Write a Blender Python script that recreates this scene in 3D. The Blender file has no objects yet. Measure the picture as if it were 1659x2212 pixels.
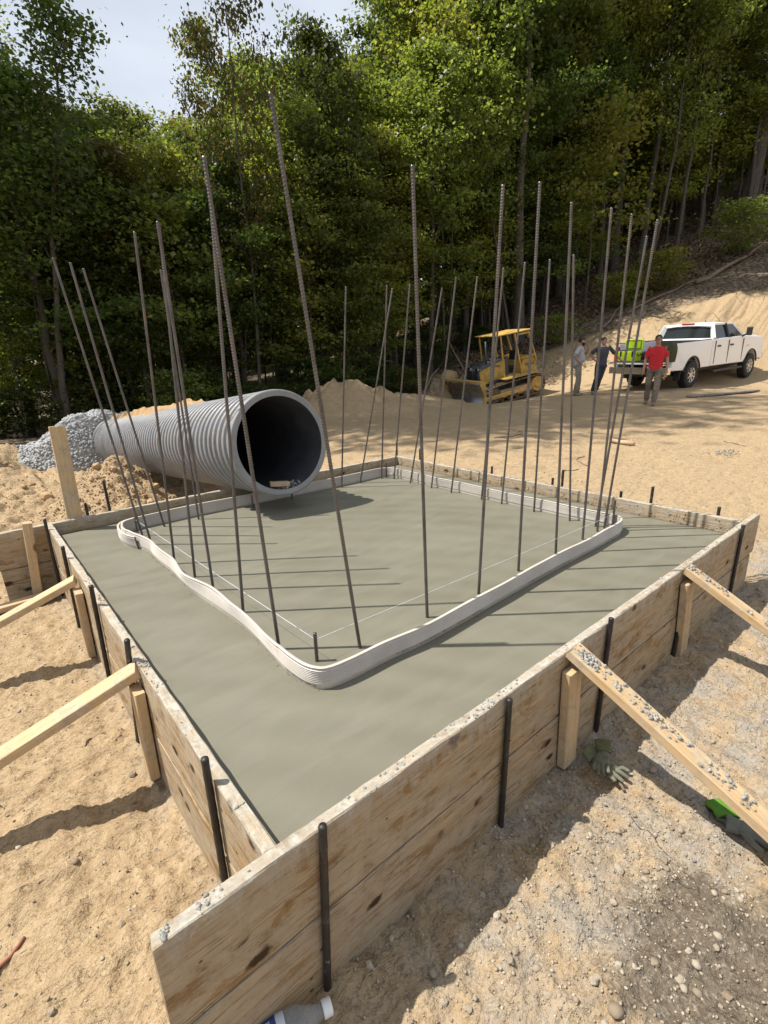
import bpy, bmesh, math, random
import numpy as np
from mathutils import Vector, Matrix, Euler
R = math.radians
scene = bpy.context.scene
col = scene.collection

# ------------------------------------------------------------------ camera
YAW, PITCH, ROLL = 0.87632, 0.30100, -0.03044
CAM = Vector((-0.3727, -0.8964, 1.23))
fw = Vector((math.cos(PITCH)*math.cos(YAW), math.cos(PITCH)*math.sin(YAW), -math.sin(PITCH)))
rt0 = Vector((math.sin(YAW), -math.cos(YAW), 0)); up0 = rt0.cross(fw)
rt = math.cos(ROLL)*rt0 + math.sin(ROLL)*up0
up = -math.sin(ROLL)*rt0 + math.cos(ROLL)*up0
cam_d = bpy.data.cameras.new('camera'); cam = bpy.data.objects.new('camera', cam_d); col.objects.link(cam)
M = Matrix.Identity(4)
for i in range(3):
    M[i][0], M[i][1], M[i][2], M[i][3] = rt[i], up[i], -fw[i], CAM[i]
cam.matrix_world = M
cam_d.sensor_fit = 'HORIZONTAL'; cam_d.sensor_width = 36; cam_d.lens = 36*1076.37/1659
cam_d.clip_start = 0.02; cam_d.clip_end = 2000
scene.camera = cam
scene.render.resolution_x = 768; scene.render.resolution_y = 1024

# ------------------------------------------------------------------ light
SUN_AZ, SUN_EL = R(141), R(60)
sun_dir = Vector((math.cos(SUN_EL)*math.cos(SUN_AZ), math.cos(SUN_EL)*math.sin(SUN_AZ), math.sin(SUN_EL)))
sd = bpy.data.lights.new('sun', 'SUN'); sd.energy = 5.0; sd.angle = R(0.53); sd.color = (1.0, 0.955, 0.88)
so = bpy.data.objects.new('sun', sd); col.objects.link(so); so.location = (-20, 20, 40)
so.rotation_euler = (-sun_dir).to_track_quat('-Z', 'Y').to_euler()
world = bpy.data.worlds.new('World'); scene.world = world; world.use_nodes = True
wn = world.node_tree; wn.nodes.clear()
wo = wn.nodes.new('ShaderNodeOutputWorld'); wb = wn.nodes.new('ShaderNodeBackground'); wb.inputs[1].default_value = 0.05
sk = wn.nodes.new('ShaderNodeTexSky'); sk.sky_type = 'NISHITA'; sk.sun_disc = False
sk.sun_elevation = SUN_EL; sk.sun_rotation = math.pi/2 - SUN_AZ
sk.altitude = 300; sk.air_density = 1.0; sk.dust_density = 2.5; sk.ozone_density = 1.0
# thin high cloud, over the whole dome
wtc = wn.nodes.new('ShaderNodeTexCoord'); wmp = wn.nodes.new('ShaderNodeMapping'); wmp.inputs['Scale'].default_value = (1.0, 1.0, 2.4)
wnz = wn.nodes.new('ShaderNodeTexNoise'); wnz.inputs['Scale'].default_value = 1.7; wnz.inputs['Detail'].default_value = 5
wrp = wn.nodes.new('ShaderNodeValToRGB'); wrp.color_ramp.elements[0].position = 0.32; wrp.color_ramp.elements[1].position = 0.66
wrp.color_ramp.elements[0].color = (0.5, 0.5, 0.5, 1); wrp.color_ramp.elements[1].color = (0.9, 0.9, 0.9, 1)
wmx = wn.nodes.new('ShaderNodeMixRGB'); wmx.inputs[2].default_value = (12.6, 13.6, 15.2, 1)
wn.links.new(wtc.outputs['Generated'], wmp.inputs[0]); wn.links.new(wmp.outputs[0], wnz.inputs['Vector'])
wn.links.new(wnz.outputs['Fac'], wrp.inputs[0]); wn.links.new(wrp.outputs[0], wmx.inputs[0])
wn.links.new(sk.outputs[0], wmx.inputs[1]); wn.links.new(wmx.outputs[0], wb.inputs[0]); wn.links.new(wb.outputs[0], wo.inputs[0])
vs = scene.view_settings; vs.view_transform = 'Standard'; vs.look = 'None'; vs.exposure = 0.50; vs.gamma = 1.0; vs.use_curve_mapping = False
try:
    scene.cycles.max_bounces = 5; scene.cycles.diffuse_bounces = 2; scene.cycles.transmission_bounces = 4; scene.cycles.transparent_max_bounces = 6
except Exception: pass

# ------------------------------------------------------------------ helpers
def tag(o, label=None, cat=None, group=None, kind=None):
    if label: o['label'] = label
    if cat: o['category'] = cat
    if group: o['group'] = group
    if kind: o['kind'] = kind
    return o
def empty(name, loc=(0,0,0), rot=(0,0,0), parent=None):
    o = bpy.data.objects.new(name, None); col.objects.link(o); o.location = loc; o.rotation_euler = rot
    o.empty_display_size = 0.1
    if parent: o.parent = parent
    return o
def link(name, me, parent=None, loc=None, rot=None):
    o = bpy.data.objects.new(name, me); col.objects.link(o)
    if parent: o.parent = parent
    if loc is not None: o.location = loc
    if rot is not None: o.rotation_euler = rot
    return o
def kids(o): return [c for c in bpy.data.objects if c.parent == o]
def npmesh(name, V, F, mat, smooth=False):
    """V (n,3) array, F (m,k) array with constant k"""
    V = np.ascontiguousarray(V, dtype=np.float32); F = np.ascontiguousarray(F, dtype=np.int32)
    me = bpy.data.meshes.new(name); k = F.shape[1]
    me.vertices.add(len(V)); me.vertices.foreach_set('co', V.ravel())
    me.loops.add(F.size); me.loops.foreach_set('vertex_index', F.ravel())
    me.polygons.add(len(F)); me.polygons.foreach_set('loop_start', np.arange(0, F.size, k, dtype=np.int32))
    me.polygons.foreach_set('loop_total', np.full(len(F), k, dtype=np.int32))
    if smooth: me.polygons.foreach_set('use_smooth', np.ones(len(F), dtype=bool))
    me.update(calc_edges=True)
    if mat: me.materials.append(mat)
    return me

# smooth 2-D gradient-free value noise
_rng = np.random.RandomState(7); _TAB = _rng.rand(256, 256)
def vn(x, y, s=0):
    x = np.asarray(x, float) + 17.3*s; y = np.asarray(y, float) - 9.7*s
    xi = np.floor(x).astype(int); yi = np.floor(y).astype(int); fx = x-xi; fy = y-yi
    fx = fx*fx*(3-2*fx); fy = fy*fy*(3-2*fy)
    a = _TAB[xi & 255, yi & 255]; b = _TAB[(xi+1) & 255, yi & 255]; c = _TAB[xi & 255, (yi+1) & 255]; d = _TAB[(xi+1) & 255, (yi+1) & 255]
    return (a*(1-fx)+b*fx)*(1-fy) + (c*(1-fx)+d*fx)*fy - 0.5
def fbm(x, y, o=4, s=0, g=0.5):
    r = 0; a = 1.0
    for i in range(o):
        r = r + a*vn(np.asarray(x)*2**i, np.asarray(y)*2**i, s+i*3); a *= g
    return r

def frame(z, ref=None):
    z = Vector(z).normalized(); ref = Vector(ref) if ref is not None else (Vector((0,0,1)) if abs(z.z) < .95 else Vector((1,0,0)))
    x = ref.cross(z).normalized(); y = z.cross(x)
    return x, y, z
class MB:
    def __init__(s): s.v = []; s.f = []
    def add(s, vs, fs):
        b = len(s.v); s.v += [tuple(q) for q in vs]; s.f += [tuple(b+i for i in f) for f in fs]; return s
    def box(s, lo, hi, m=None):
        vs = [Vector((x,y,z)) for x in (lo[0],hi[0]) for y in (lo[1],hi[1]) for z in (lo[2],hi[2])]
        if m is not None: vs = [m @ q for q in vs]
        return s.add(vs, [(0,1,3,2),(4,6,7,5),(0,4,5,1),(2,3,7,6),(0,2,6,4),(1,5,7,3)])
    def bar(s, p0, p1, w, h, ref=None):
        """box beam p0->p1, w across (along ref x dir), h along second axis"""
        p0 = Vector(p0); p1 = Vector(p1); x, y, z = frame(p1-p0, ref)
        m = Matrix(((x.x,y.x,z.x,p0.x),(x.y,y.y,z.y,p0.y),(x.z,y.z,z.z,p0.z),(0,0,0,1)))
        return s.box((-w/2,-h/2,0), (w/2,h/2,(p1-p0).length), m)
    def tube(s, pts, rad, n=8, cap=True, flat=1.0, ref=None):
        pts = [Vector(q) for q in pts]; vs = []; k = len(pts)
        if not hasattr(rad, '__len__'): rad = [rad]*k
        px = None
        for i, q in enumerate(pts):
            t = (pts[min(i+1,k-1)]-pts[max(i-1,0)])
            x, y, z = frame(t, ref)
            if px is not None and x.dot(px) < 0 and ref is None: pass
            px = x
            for j in range(n):
                a = 2*math.pi*j/n; vs.append(q + x*rad[i]*math.cos(a) + y*rad[i]*flat*math.sin(a))
        fs = [(i*n+j, i*n+(j+1)%n, (i+1)*n+(j+1)%n, (i+1)*n+j) for i in range(k-1) for j in range(n)]
        if cap: fs += [tuple(reversed(range(n))), tuple(range((k-1)*n, k*n))]
        return s.add(vs, fs)
    def lathe(s, prof, n=24, o=(0,0,0), ax=(0,0,1), cap0=False, cap1=False):
        """prof = [(r, h)] about axis ax from origin o"""
        x, y, z = frame(ax); o = Vector(o); vs = []
        for r, h in prof:
            for j in range(n):
                a = 2*math.pi*j/n; vs.append(o + z*h + x*r*math.cos(a) + y*r*math.sin(a))
        k = len(prof)
        fs = [(i*n+j, i*n+(j+1)%n, (i+1)*n+(j+1)%n, (i+1)*n+j) for i in range(k-1) for j in range(n)]
        if cap0: fs.append(tuple(reversed(range(n))))
        if cap1: fs.append(tuple(range((k-1)*n, k*n)))
        return s.add(vs, fs)
    def rings(s, rows, n=16):
        """rows = [(cx,cy,cz,rx,ry)] horizontal ellipses, lofted and capped"""
        vs = []; k = len(rows)
        for cx, cy, cz, rx, ry in rows:
            for j in range(n):
                a = 2*math.pi*j/n; vs.append((cx+rx*math.cos(a), cy+ry*math.sin(a), cz))
        fs = [(i*n+j, i*n+(j+1)%n, (i+1)*n+(j+1)%n, (i+1)*n+j) for i in range(k-1) for j in range(n)]
        fs += [tuple(reversed(range(n))), tuple(range((k-1)*n, k*n))]
        return s.add(vs, fs)
    def ball(s, c, r, n=10, m=8):
        if not hasattr(r, '__len__'): r = (r,r,r)
        vs = [(c[0],c[1],c[2]-r[2])]
        for i in range(1, m):
            t = math.pi*i/m
            for j in range(n):
                a = 2*math.pi*j/n
                vs.append((c[0]+r[0]*math.sin(t)*math.cos(a), c[1]+r[1]*math.sin(t)*math.sin(a), c[2]-r[2]*math.cos(t)))
        vs.append((c[0],c[1],c[2]+r[2])); L = len(vs)-1
        fs = [(0, 1+(j+1)%n, 1+j) for j in range(n)]
        for i in range(m-2):
            fs += [(1+i*n+j, 1+i*n+(j+1)%n, 1+(i+1)*n+(j+1)%n, 1+(i+1)*n+j) for j in range(n)]
        fs += [(1+(m-2)*n+j, 1+(m-2)*n+(j+1)%n, L) for j in range(n)]
        return s.add(vs, fs)
    def prism(s, poly, y0, y1, fn=None):
        """poly [(x,z)] extruded from y0 to y1; fn(x,z,y)->y lets a side lean"""
        k = len(poly); g = fn or (lambda x,z,y: y)
        vs = [(x, g(x,z,y0), z) for x,z in poly] + [(x, g(x,z,y1), z) for x,z in poly]
        fs = [tuple(range(k)), tuple(reversed(range(k,2*k)))] + [(i, k+i, k+(i+1)%k, (i+1)%k) for i in range(k)]
        return s.add(vs, fs)
    def mesh(s, name, mat, smooth=False):
        me = bpy.data.meshes.new(name); me.from_pydata(s.v, [], s.f); 
        bm = bmesh.new(); bm.from_mesh(me); bmesh.ops.recalc_face_normals(bm, faces=bm.faces); bm.to_mesh(me); bm.free()
        if smooth: me.polygons.foreach_set('use_smooth', [True]*len(me.polygons))
        if mat: me.materials.append(mat)
        return me
    def build(s, name, mat, parent=None, smooth=False, bevel=0, loc=None, rot=None, auto=None):
        o = link(name, s.mesh(name, mat, smooth), parent, loc, rot)
        if bevel:
            b = o.modifiers.new('bevel', 'BEVEL'); b.width = bevel; b.segments = 2; b.limit_method = 'ANGLE'; b.angle_limit = R(35)
        return o
def remesh(mb, voxel, it=3):
    me = mb.mesh('tmp', None); o = bpy.data.objects.new('tmp', me); col.objects.link(o)
    m = o.modifiers.new('r', 'REMESH'); m.mode = 'VOXEL'; m.voxel_size = voxel
    q = o.modifiers.new('s', 'SMOOTH'); q.iterations = it; q.factor = 0.5
    dg = bpy.context.evaluated_depsgraph_get(); dg.update()
    out = bpy.data.meshes.new_from_object(o.evaluated_get(dg))
    bpy.data.objects.remove(o); bpy.data.meshes.remove(me)
    out.polygons.foreach_set('use_smooth', [True]*len(out.polygons)); out.materials.clear()
    return out
def text_mesh(txt, size, ext=0.0):
    c = bpy.data.curves.new('t', 'FONT'); c.body = txt; c.size = size; c.extrude = ext; c.align_x = 'LEFT'; c.resolution_u = 3
    o = bpy.data.objects.new('t', c); col.objects.link(o); dg = bpy.context.evaluated_depsgraph_get(); dg.update()
    me = bpy.data.meshes.new_from_object(o.evaluated_get(dg)); bpy.data.objects.remove(o); bpy.data.curves.remove(c); me.materials.clear()
    return me
ORD = ['first','second','third','fourth','fifth','sixth','seventh','eighth','ninth','tenth','eleventh','twelfth']

# ------------------------------------------------------------------ materials
class NT:
    def __init__(s, name):
        s.m = bpy.data.materials.new(name); s.m.use_nodes = True; s.t = s.m.node_tree; s.b = s.t.nodes['Principled BSDF']; s.out = s.t.nodes['Material Output']
    def n(s, typ, props=None, **inp):
        q = s.t.nodes.new('ShaderNode'+typ)
        for k, v in (props or {}).items(): setattr(q, k, v)
        for k, v in inp.items(): s.put(q, k.replace('_', ' '), v)
        return q
    def put(s, q, k, v):
        try: sock = q.inputs[int(k)] if k.isdigit() else q.inputs[k]
        except KeyError: sock = [i for i in q.inputs if i.name.lower() == k.lower()][0]
        if isinstance(v, bpy.types.NodeSocket): s.t.links.new(v, sock)
        elif isinstance(v, bpy.types.Node): s.t.links.new(v.outputs[0], sock)
        else:
            if sock.type == 'RGBA' and len(v) == 3: v = (*v, 1)
            sock.default_value = v
    def set(s, **k):
        for a, v in k.items(): s.put(s.b, a.replace('_', ' '), v)
        return s
    def coord(s, which='Object', scale=(1,1,1), rnd=False):
        tc = s.n('TexCoord'); v = tc.outputs[which]
        if rnd:
            oi = s.n('ObjectInfo'); ad = s.n('VectorMath', {'operation':'ADD'}); s.t.links.new(v, ad.inputs[0])
            mu = s.n('VectorMath', {'operation':'SCALE'}); cb = s.n('CombineXYZ'); 
            for i in range(3): s.t.links.new(oi.outputs['Random'], cb.inputs[i])
            s.t.links.new(cb.outputs[0], mu.inputs[0]); mu.inputs['Scale'].default_value = 37.0; s.t.links.new(mu.outputs[0], ad.inputs[1]); v = ad.outputs[0]
        mp = s.n('Mapping'); s.t.links.new(v, mp.inputs[0]); mp.inputs['Scale'].default_value = scale
        return mp.outputs[0]
    def noise(s, vec, scale=5, detail=4, rough=0.5, dist=0.0):
        q = s.n('TexNoise', None, Scale=scale, Detail=detail, Roughness=rough, Distortion=dist); s.t.links.new(vec, q.inputs['Vector']); return q.outputs['Fac']
    def vor(s, vec, scale=5, feature='F1', out='Distance', rnd=1.0):
        q = s.n('TexVoronoi', {'feature':feature}, Scale=scale); s.t.links.new(vec, q.inputs['Vector'])
        if 'Randomness' in q.inputs: q.inputs['Randomness'].default_value = rnd
        return q.outputs[out]
    def ramp(s, fac, stops, interp='LINEAR'):
        q = s.n('ValToRGB'); q.color_ramp.interpolation = interp; e = q.color_ramp.elements
        while len(e) < len(stops): e.new(0.5)
        for el, (p, c) in zip(e, stops):
            el.position = p; el.color = (*c, 1) if hasattr(c, '__len__') else (c, c, c, 1)
        s.t.links.new(fac, q.inputs[0]); return q.outputs[0]
    def mix(s, fac, a, b, mode='MIX'):
        q = s.n('MixRGB', {'blend_type':mode}); s.put(q, '0', fac); s.put(q, '1', a); s.put(q, '2', b); return q.outputs[0]
    def math(s, op, a, b=0.0, clamp=False):
        q = s.n('Math', {'operation':op, 'use_clamp':clamp}); s.put(q, '0', a); s.put(q, '1', b); return q.outputs[0]
    def bump(s, h, strength=0.5, dist=0.01, normal=None):
        q = s.n('Bump', None, Strength=strength, Distance=dist); s.t.links.new(h, q.inputs['Height'])
        if normal is not None: s.t.links.new(normal, q.inputs['Normal'])
        s.t.links.new(q.outputs[0], s.b.inputs['Normal']); return q.outputs[0]
def simple(name, c, rough=0.6, metal=0.0, var=0.0, scale=6.0, bump=0.0, bscale=60, rnd=True, spec=0.5):
    t = NT(name); t.set(Roughness=rough, Metallic=metal); t.b.inputs['Specular IOR Level'].default_value = spec
    if var or bump:
        v = t.coord('Object', rnd=rnd)
        if var:
            n = t.noise(v, scale, 5, 0.6)
            a = tuple(max(0, x*(1-var)) for x in c); b = tuple(min(1, x*(1+var)) for x in c)
            t.set(Base_Color=t.ramp(n, [(0.3, a), (0.7, b)]))
        else: t.set(Base_Color=c)
        if bump: t.bump(t.noise(v, bscale, 4, 0.6), 0.6, bump)
    else: t.set(Base_Color=c)
    return t.m
MT = {}
def m_soil():
    t = NT('soil'); v = t.coord('Object')
    at = t.n('Attribute', {'attribute_name':'zone'}); sp = t.n('SeparateColor'); t.t.links.new(at.outputs['Color'], sp.inputs[0])
    grit, wet, lit = sp.outputs[0], sp.outputs[1], sp.outputs[2]
    big = t.noise(v, 0.9, 5, 0.6); med = t.noise(v, 11, 7, 0.65); fin = t.noise(v, 85, 6, 0.7)
    c = t.ramp(med, [(0.28, (0.30, 0.205, 0.115)), (0.5, (0.385, 0.278, 0.162)), (0.72, (0.45, 0.34, 0.208))])
    c = t.mix(t.ramp(big, [(0.38, 0.0), (0.66, 0.55)]), c, (0.405, 0.295, 0.172))
    c = t.mix(t.ramp(fin, [(0.34, 0.6), (0.50, 0.0)]), c, (0.23, 0.15, 0.08))
    # crumbs: small pale cells
    vc = t.vor(v, 120, 'F1', 'Color'); vcs = t.n('SeparateColor'); t.t.links.new(vc, vcs.inputs[0])
    c = t.mix(t.ramp(vcs.outputs[0], [(0.93, 0.0), (0.96, 0.35)]), c, (0.47, 0.38, 0.26))
    # cement dust and grit
    gn = t.noise(v, 4.2, 7, 0.72); gm = t.math('MULTIPLY', t.ramp(gn, [(0.41, 0.0), (0.60, 0.9)]), grit)
    gcol = t.ramp(fin, [(0.3, (0.21, 0.185, 0.15)), (0.6, (0.335, 0.305, 0.26)), (0.75, (0.46, 0.43, 0.38))])
    c = t.mix(gm, c, gcol)
    # wash-out: damp dark patch
    wnz = t.noise(v, 6, 7, 0.7); wm = t.math('MULTIPLY', t.ramp(t.math('ADD', wnz, t.math('MULTIPLY', wet, 0.55)), [(0.62, 0.0), (0.80, 1.0)]), t.ramp(wet, [(0.03, 0.0), (0.3, 1.0)]))
    wcol = t.ramp(fin, [(0.3, (0.085, 0.066, 0.045)), (0.58, (0.17, 0.137, 0.098)), (0.70, (0.36, 0.33, 0.28))])
    c = t.mix(wm, c, wcol)
    # leaf litter under the trees
    lv = t.vor(v, 9, 'F1', 'Color'); ls = t.n('SeparateColor'); t.t.links.new(lv, ls.inputs[0])
    lc = t.ramp(ls.outputs[0], [(0.0, (0.06, 0.042, 0.026)), (0.5, (0.135, 0.097, 0.062)), (0.85, (0.20, 0.152, 0.10)), (1.0, (0.27, 0.21, 0.145))])
    lm = t.ramp(t.math('ADD', t.math('MULTIPLY', t.noise(v, 1.3, 6, 0.7), 0.6), lit), [(0.55, 0.0), (0.85, 1.0)])
    c = t.mix(lm, c, lc)
    t.set(Base_Color=c, Roughness=t.mix(wm, (0.93,)*3, (0.55,)*3)); t.b.inputs['Specular IOR Level'].default_value = 0.25
    h = t.math('ADD', t.math('MULTIPLY', med, 1.3), t.math('MULTIPLY', fin, 0.14))
    fl = t.noise(t.coord('Object', (1, 1.6, 1)), 20, 5, 0.6, 0.5); n0 = t.bump(t.ramp(fl, [(0.34, 0.0), (0.47, 0.85), (0.58, 1.0), (0.72, 0.5)], 'EASE'), 0.75, 0.009); yd = t.noise(t.coord('Object', (1, 1.7, 1)), 3.4, 7, 0.68, 0.4); n1 = t.bump(yd, 0.55, 0.075, n0); n2 = t.bump(h, 0.85, 0.020, n1)
    return t.m
MT['soil'] = m_soil()
def m_dirt():
    t = NT('loose_dirt'); v = t.coord('Object', rnd=True)
    n = t.noise(v, 7, 7, 0.7); f = t.noise(v, 60, 5, 0.7)
    c = t.ramp(n, [(0.3, (0.27, 0.165, 0.08)), (0.55, (0.42, 0.275, 0.14)), (0.75, (0.51, 0.365, 0.205))])
    t.set(Base_Color=t.mix(t.ramp(f, [(0.35, 0.5), (0.55, 0.0)]), c, (0.22, 0.135, 0.07)), Roughness=0.95); t.b.inputs['Specular IOR Level'].default_value = 0.2
    t.bump(t.math('ADD', n, t.math('MULTIPLY', f, 0.4)), 0.9, 0.02); return t.m
MT['dirt'] = m_dirt()
def m_concrete():
    t = NT('wet_concrete'); v = t.coord('Object')
    a = t.noise(v, 1.1, 4, 0.6); b = t.noise(v, 7, 6, 0.65); f = t.noise(v, 260, 3, 0.6)
    # float passes: long shallow arcs
    wv = t.n('TexWave', {'wave_type':'RINGS', 'rings_direction':'Z'}, Scale=1.5, Distortion=2.5, Detail=3.0, Detail_Scale=1.2); mp = t.n('Mapping'); tc = t.n('TexCoord'); t.t.links.new(tc.outputs['Object'], mp.inputs[0]); mp.inputs['Location'].default_value = (1.6, 1.2, 0); t.t.links.new(mp.outputs[0], wv.inputs['Vector']); arc = wv.outputs['Fac']
    sw = t.noise(t.coord('Object', (1.2, 5.0, 1)), 2.2, 5, 0.6, 0.8)
    c = t.ramp(a, [(0.3, (0.144, 0.133, 0.096)), (0.7, (0.172, 0.162, 0.120))])
    c = t.mix(t.ramp(sw, [(0.45, 0.0), (0.72, 0.45)]), c, (0.196, 0.184, 0.142))
    c = t.mix(t.math('MULTIPLY', arc, 0.32), c, (0.202, 0.190, 0.144))
    c = t.mix(t.ramp(b, [(0.55, 0.0), (0.75, 0.25)]), c, (0.129, 0.113, 0.071))
    sx = t.n('SeparateXYZ'); t.t.links.new(v, sx.inputs[0])
    c = t.mix(t.ramp(t.noise(v, 60, 2, 0.5), [(0.70, 0.0), (0.76, 0.4)]), c, (0.131, 0.117, 0.091))
    sc = t.noise(t.coord('Object', (30, 2.5, 1)), 1.0, 2, 0.4); c = t.mix(t.ramp(sc, [(0.76, 0.0), (0.80, 0.35)]), c, (0.261, 0.248, 0.209))
    rgh = t.math('ADD', t.math('MULTIPLY', sw, 0.26), t.math('MULTIPLY', a, 0.20))
    t.set(Base_Color=c, Roughness=t.math('ADD', rgh, 0.22)); t.b.inputs['Specular IOR Level'].default_value = 0.5
    n1 = t.bump(f, 0.3, 0.0018); h = t.math('ADD', t.math('ADD', sw, t.math('MULTIPLY', b, 0.6)), t.math('MULTIPLY', arc, 0.25)); t.bump(h, 0.35, 0.005, n1); return t.m
MT['concrete'] = m_concrete()
def m_oldwood(name='form_board', dust=1.0):
    t = NT(name); v = t.coord('Object', rnd=True); g = t.coord('Object', (1.3, 17, 17), True)
    gr = t.noise(g, 2.2, 8, 0.72, 0.4); st = t.noise(t.coord('Object', (1, 1.8, 1.8), True), 3.4, 8, 0.75); fn = t.noise(t.coord('Object', (2.6, 52, 52), True), 2.2, 6, 0.7)
    mot = t.noise(v, 13, 8, 0.78)
    c = t.ramp(gr, [(0.28, (0.20, 0.122, 0.058)), (0.46, (0.345, 0.235, 0.125)), (0.60, (0.445, 0.325, 0.190)), (0.78, (0.37, 0.265, 0.155))])
    c = t.mix(t.ramp(st, [(0.38, 0.0), (0.52, 0.8)]), c, t.ramp(mot, [(0.3, (0.29, 0.225, 0.15)), (0.7, (0.43, 0.355, 0.255))]))          # grey cement film
    os = t.noise(t.coord('Object', (1, 2.2, 2.2), True), 5.2, 6, 0.68); c = t.mix(t.ramp(os, [(0.55, 0.0), (0.62, 0.75)]), c, t.ramp(mot, [(0.3, (0.17, 0.088, 0.026)), (0.7, (0.30, 0.175, 0.065))]))   # orange stains
    c = t.mix(t.ramp(mot, [(0.30, 0.65), (0.44, 0.0)]), c, (0.17, 0.115, 0.065))
    c = t.mix(t.ramp(fn, [(0.36, 0.8), (0.46, 0.0)]), c, (0.13, 0.085, 0.045))
    nh = t.vor(t.coord('Object', (9, 14, 14), True), 1.0); c = t.mix(t.ramp(nh, [(0.055, 0.9), (0.075, 0.0)]), c, (0.04, 0.028, 0.02))
    kn = t.vor(t.coord('Object', (4.2, 8, 8), True), 1.0, 'F1', 'Distance'); kn = t.math('ADD', kn, t.math('MULTIPLY', t.math('SUBTRACT', mot, 0.5), 0.25)); kd = t.ramp(kn, [(0.10, 1.0), (0.16, 0.0)])
    kg = t.ramp(t.noise(v, 6, 2, 0.5), [(0.42, 0.0), (0.47, 1.0)])
    c = t.mix(t.math('MULTIPLY', kd, kg), c, (0.050, 0.028, 0.014))
    sx = t.n('SeparateXYZ'); tc = t.n('TexCoord'); t.t.links.new(tc.outputs['Object'], sx.inputs[0])
    tz = t.math('ADD', t.math('MULTIPLY', sx.outputs[2], 3.0), t.math('MULTIPLY', t.noise(v, 18, 7, 0.75), 0.75))
    c = t.mix(t.math('MULTIPLY', t.ramp(tz, [(0.74, 0.0), (0.86, 0.85)]), dust), c, t.ramp(t.noise(v, 40, 6, 0.75), [(0.38, (0.22, 0.205, 0.175)), (0.5, (0.42, 0.39, 0.33)), (0.64, (0.58, 0.54, 0.46))]))
    dr = t.noise(t.coord('Object', (26, 26, 2.2), True), 1.0, 4, 0.6); dz_ = t.math('ADD', t.math('MULTIPLY', sx.outputs[2], 2.2), t.math('MULTIPLY', dr, 0.9)); c = t.mix(t.math('MULTIPLY', t.ramp(dz_, [(0.62, 0.0), (0.70, 0.35)]), dust), c, (0.40, 0.375, 0.32))
    t.set(Base_Color=c, Roughness=0.85); t.b.inputs['Specular IOR Level'].default_value = 0.25
    h = t.math('ADD', t.math('MULTIPLY', gr, 1.2), t.math('ADD', t.math('MULTIPLY', fn, 0.5), t.math('MULTIPLY', mot, 0.6))); h = t.math('SUBTRACT', h, t.math('MULTIPLY', t.math('MULTIPLY', kd, kg), 0.9)); t.bump(h, 0.9, 0.005); return t.m
MT['form'] = m_oldwood(); MT['form_low'] = m_oldwood('lower_form_board', 0.0)
def m_newwood():
    t = NT('lumber'); v = t.coord('Object', rnd=True); g = t.coord('Object', (0.9, 20, 20), True)
    gr = t.noise(g, 2.0, 5, 0.6, 0.9); fn = t.noise(t.coord('Object', (3, 80, 80), True), 3, 3, 0.6)
    c = t.ramp(gr, [(0.25, (0.40, 0.255, 0.125)), (0.5, (0.53, 0.375, 0.205)), (0.75, (0.61, 0.465, 0.285))])
    c = t.mix(t.ramp(fn, [(0.32, 0.35), (0.5, 0.0)]), c, (0.36, 0.20, 0.08))
    c = t.mix(t.ramp(t.noise(v, 7, 6, 0.7), [(0.42, 0.0), (0.60, 0.8)]), c, t.ramp(t.noise(v, 30, 6, 0.75), [(0.35, (0.30, 0.235, 0.155)), (0.6, (0.47, 0.385, 0.275))]))
    kn = t.vor(t.coord('Object', (4.0, 8, 8), True), 1.0); kd = t.math('MULTIPLY', t.ramp(kn, [(0.09, 1.0), (0.16, 0.0)]), t.ramp(t.noise(v, 4, 2), [(0.52, 0.0), (0.58, 1.0)]))
    c = t.mix(kd, c, (0.20, 0.095, 0.035))
    t.set(Base_Color=c, Roughness=0.75); t.b.inputs['Specular IOR Level'].default_value = 0.3
    t.bump(t.math('ADD', gr, fn), 0.4, 0.0025); return t.m
MT['lumber'] = m_newwood()
def m_rebar():
    t = NT('rebar'); v = t.coord('Object', rnd=True); n = t.noise(v, 9, 5, 0.7)
    t.set(Base_Color=t.ramp(n, [(0.3, (0.085, 0.072, 0.065)), (0.58, (0.145, 0.132, 0.124)), (0.78, (0.20, 0.125, 0.085))]), Metallic=0.75, Roughness=0.36); t.bump(t.noise(v, 150, 3), 0.4, 0.001); return t.m
MT['rebar'] = m_rebar()
def m_stake():
    t = NT('steel_stake'); v = t.coord('Object', rnd=True); n = t.noise(v, 22, 6, 0.7)
    c = t.ramp(n, [(0.3, (0.018, 0.016, 0.015)), (0.62, (0.04, 0.036, 0.032)), (0.70, (0.30, 0.28, 0.25))])
    t.set(Base_Color=c, Metallic=0.3, Roughness=0.5); t.bump(n, 0.5, 0.002); return t.m
MT['stake'] = m_stake()
def m_pvc():
    t = NT('white_pvc'); v = t.coord('Object'); n = t.noise(v, 5, 5, 0.6)
    c = t.ramp(n, [(0.3, (0.50, 0.445, 0.38)), (0.7, (0.62, 0.565, 0.50))])
    # cement dirt just above the slab
    sx = t.n('SeparateXYZ'); t.t.links.new(v, sx.inputs[0]); z = t.math('ADD', sx.outputs[2], t.math('MULTIPLY', t.noise(v, 22, 5, 0.7), 0.03))
    c = t.mix(t.ramp(z, [(0.022, 0.75), (0.036, 0.0)]), c, (0.36, 0.335, 0.28))
    t.set(Base_Color=c, Roughness=0.38); t.b.inputs['Subsurface Weight'].default_value = 0.0; return t.m
MT['pvc'] = m_pvc()
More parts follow.
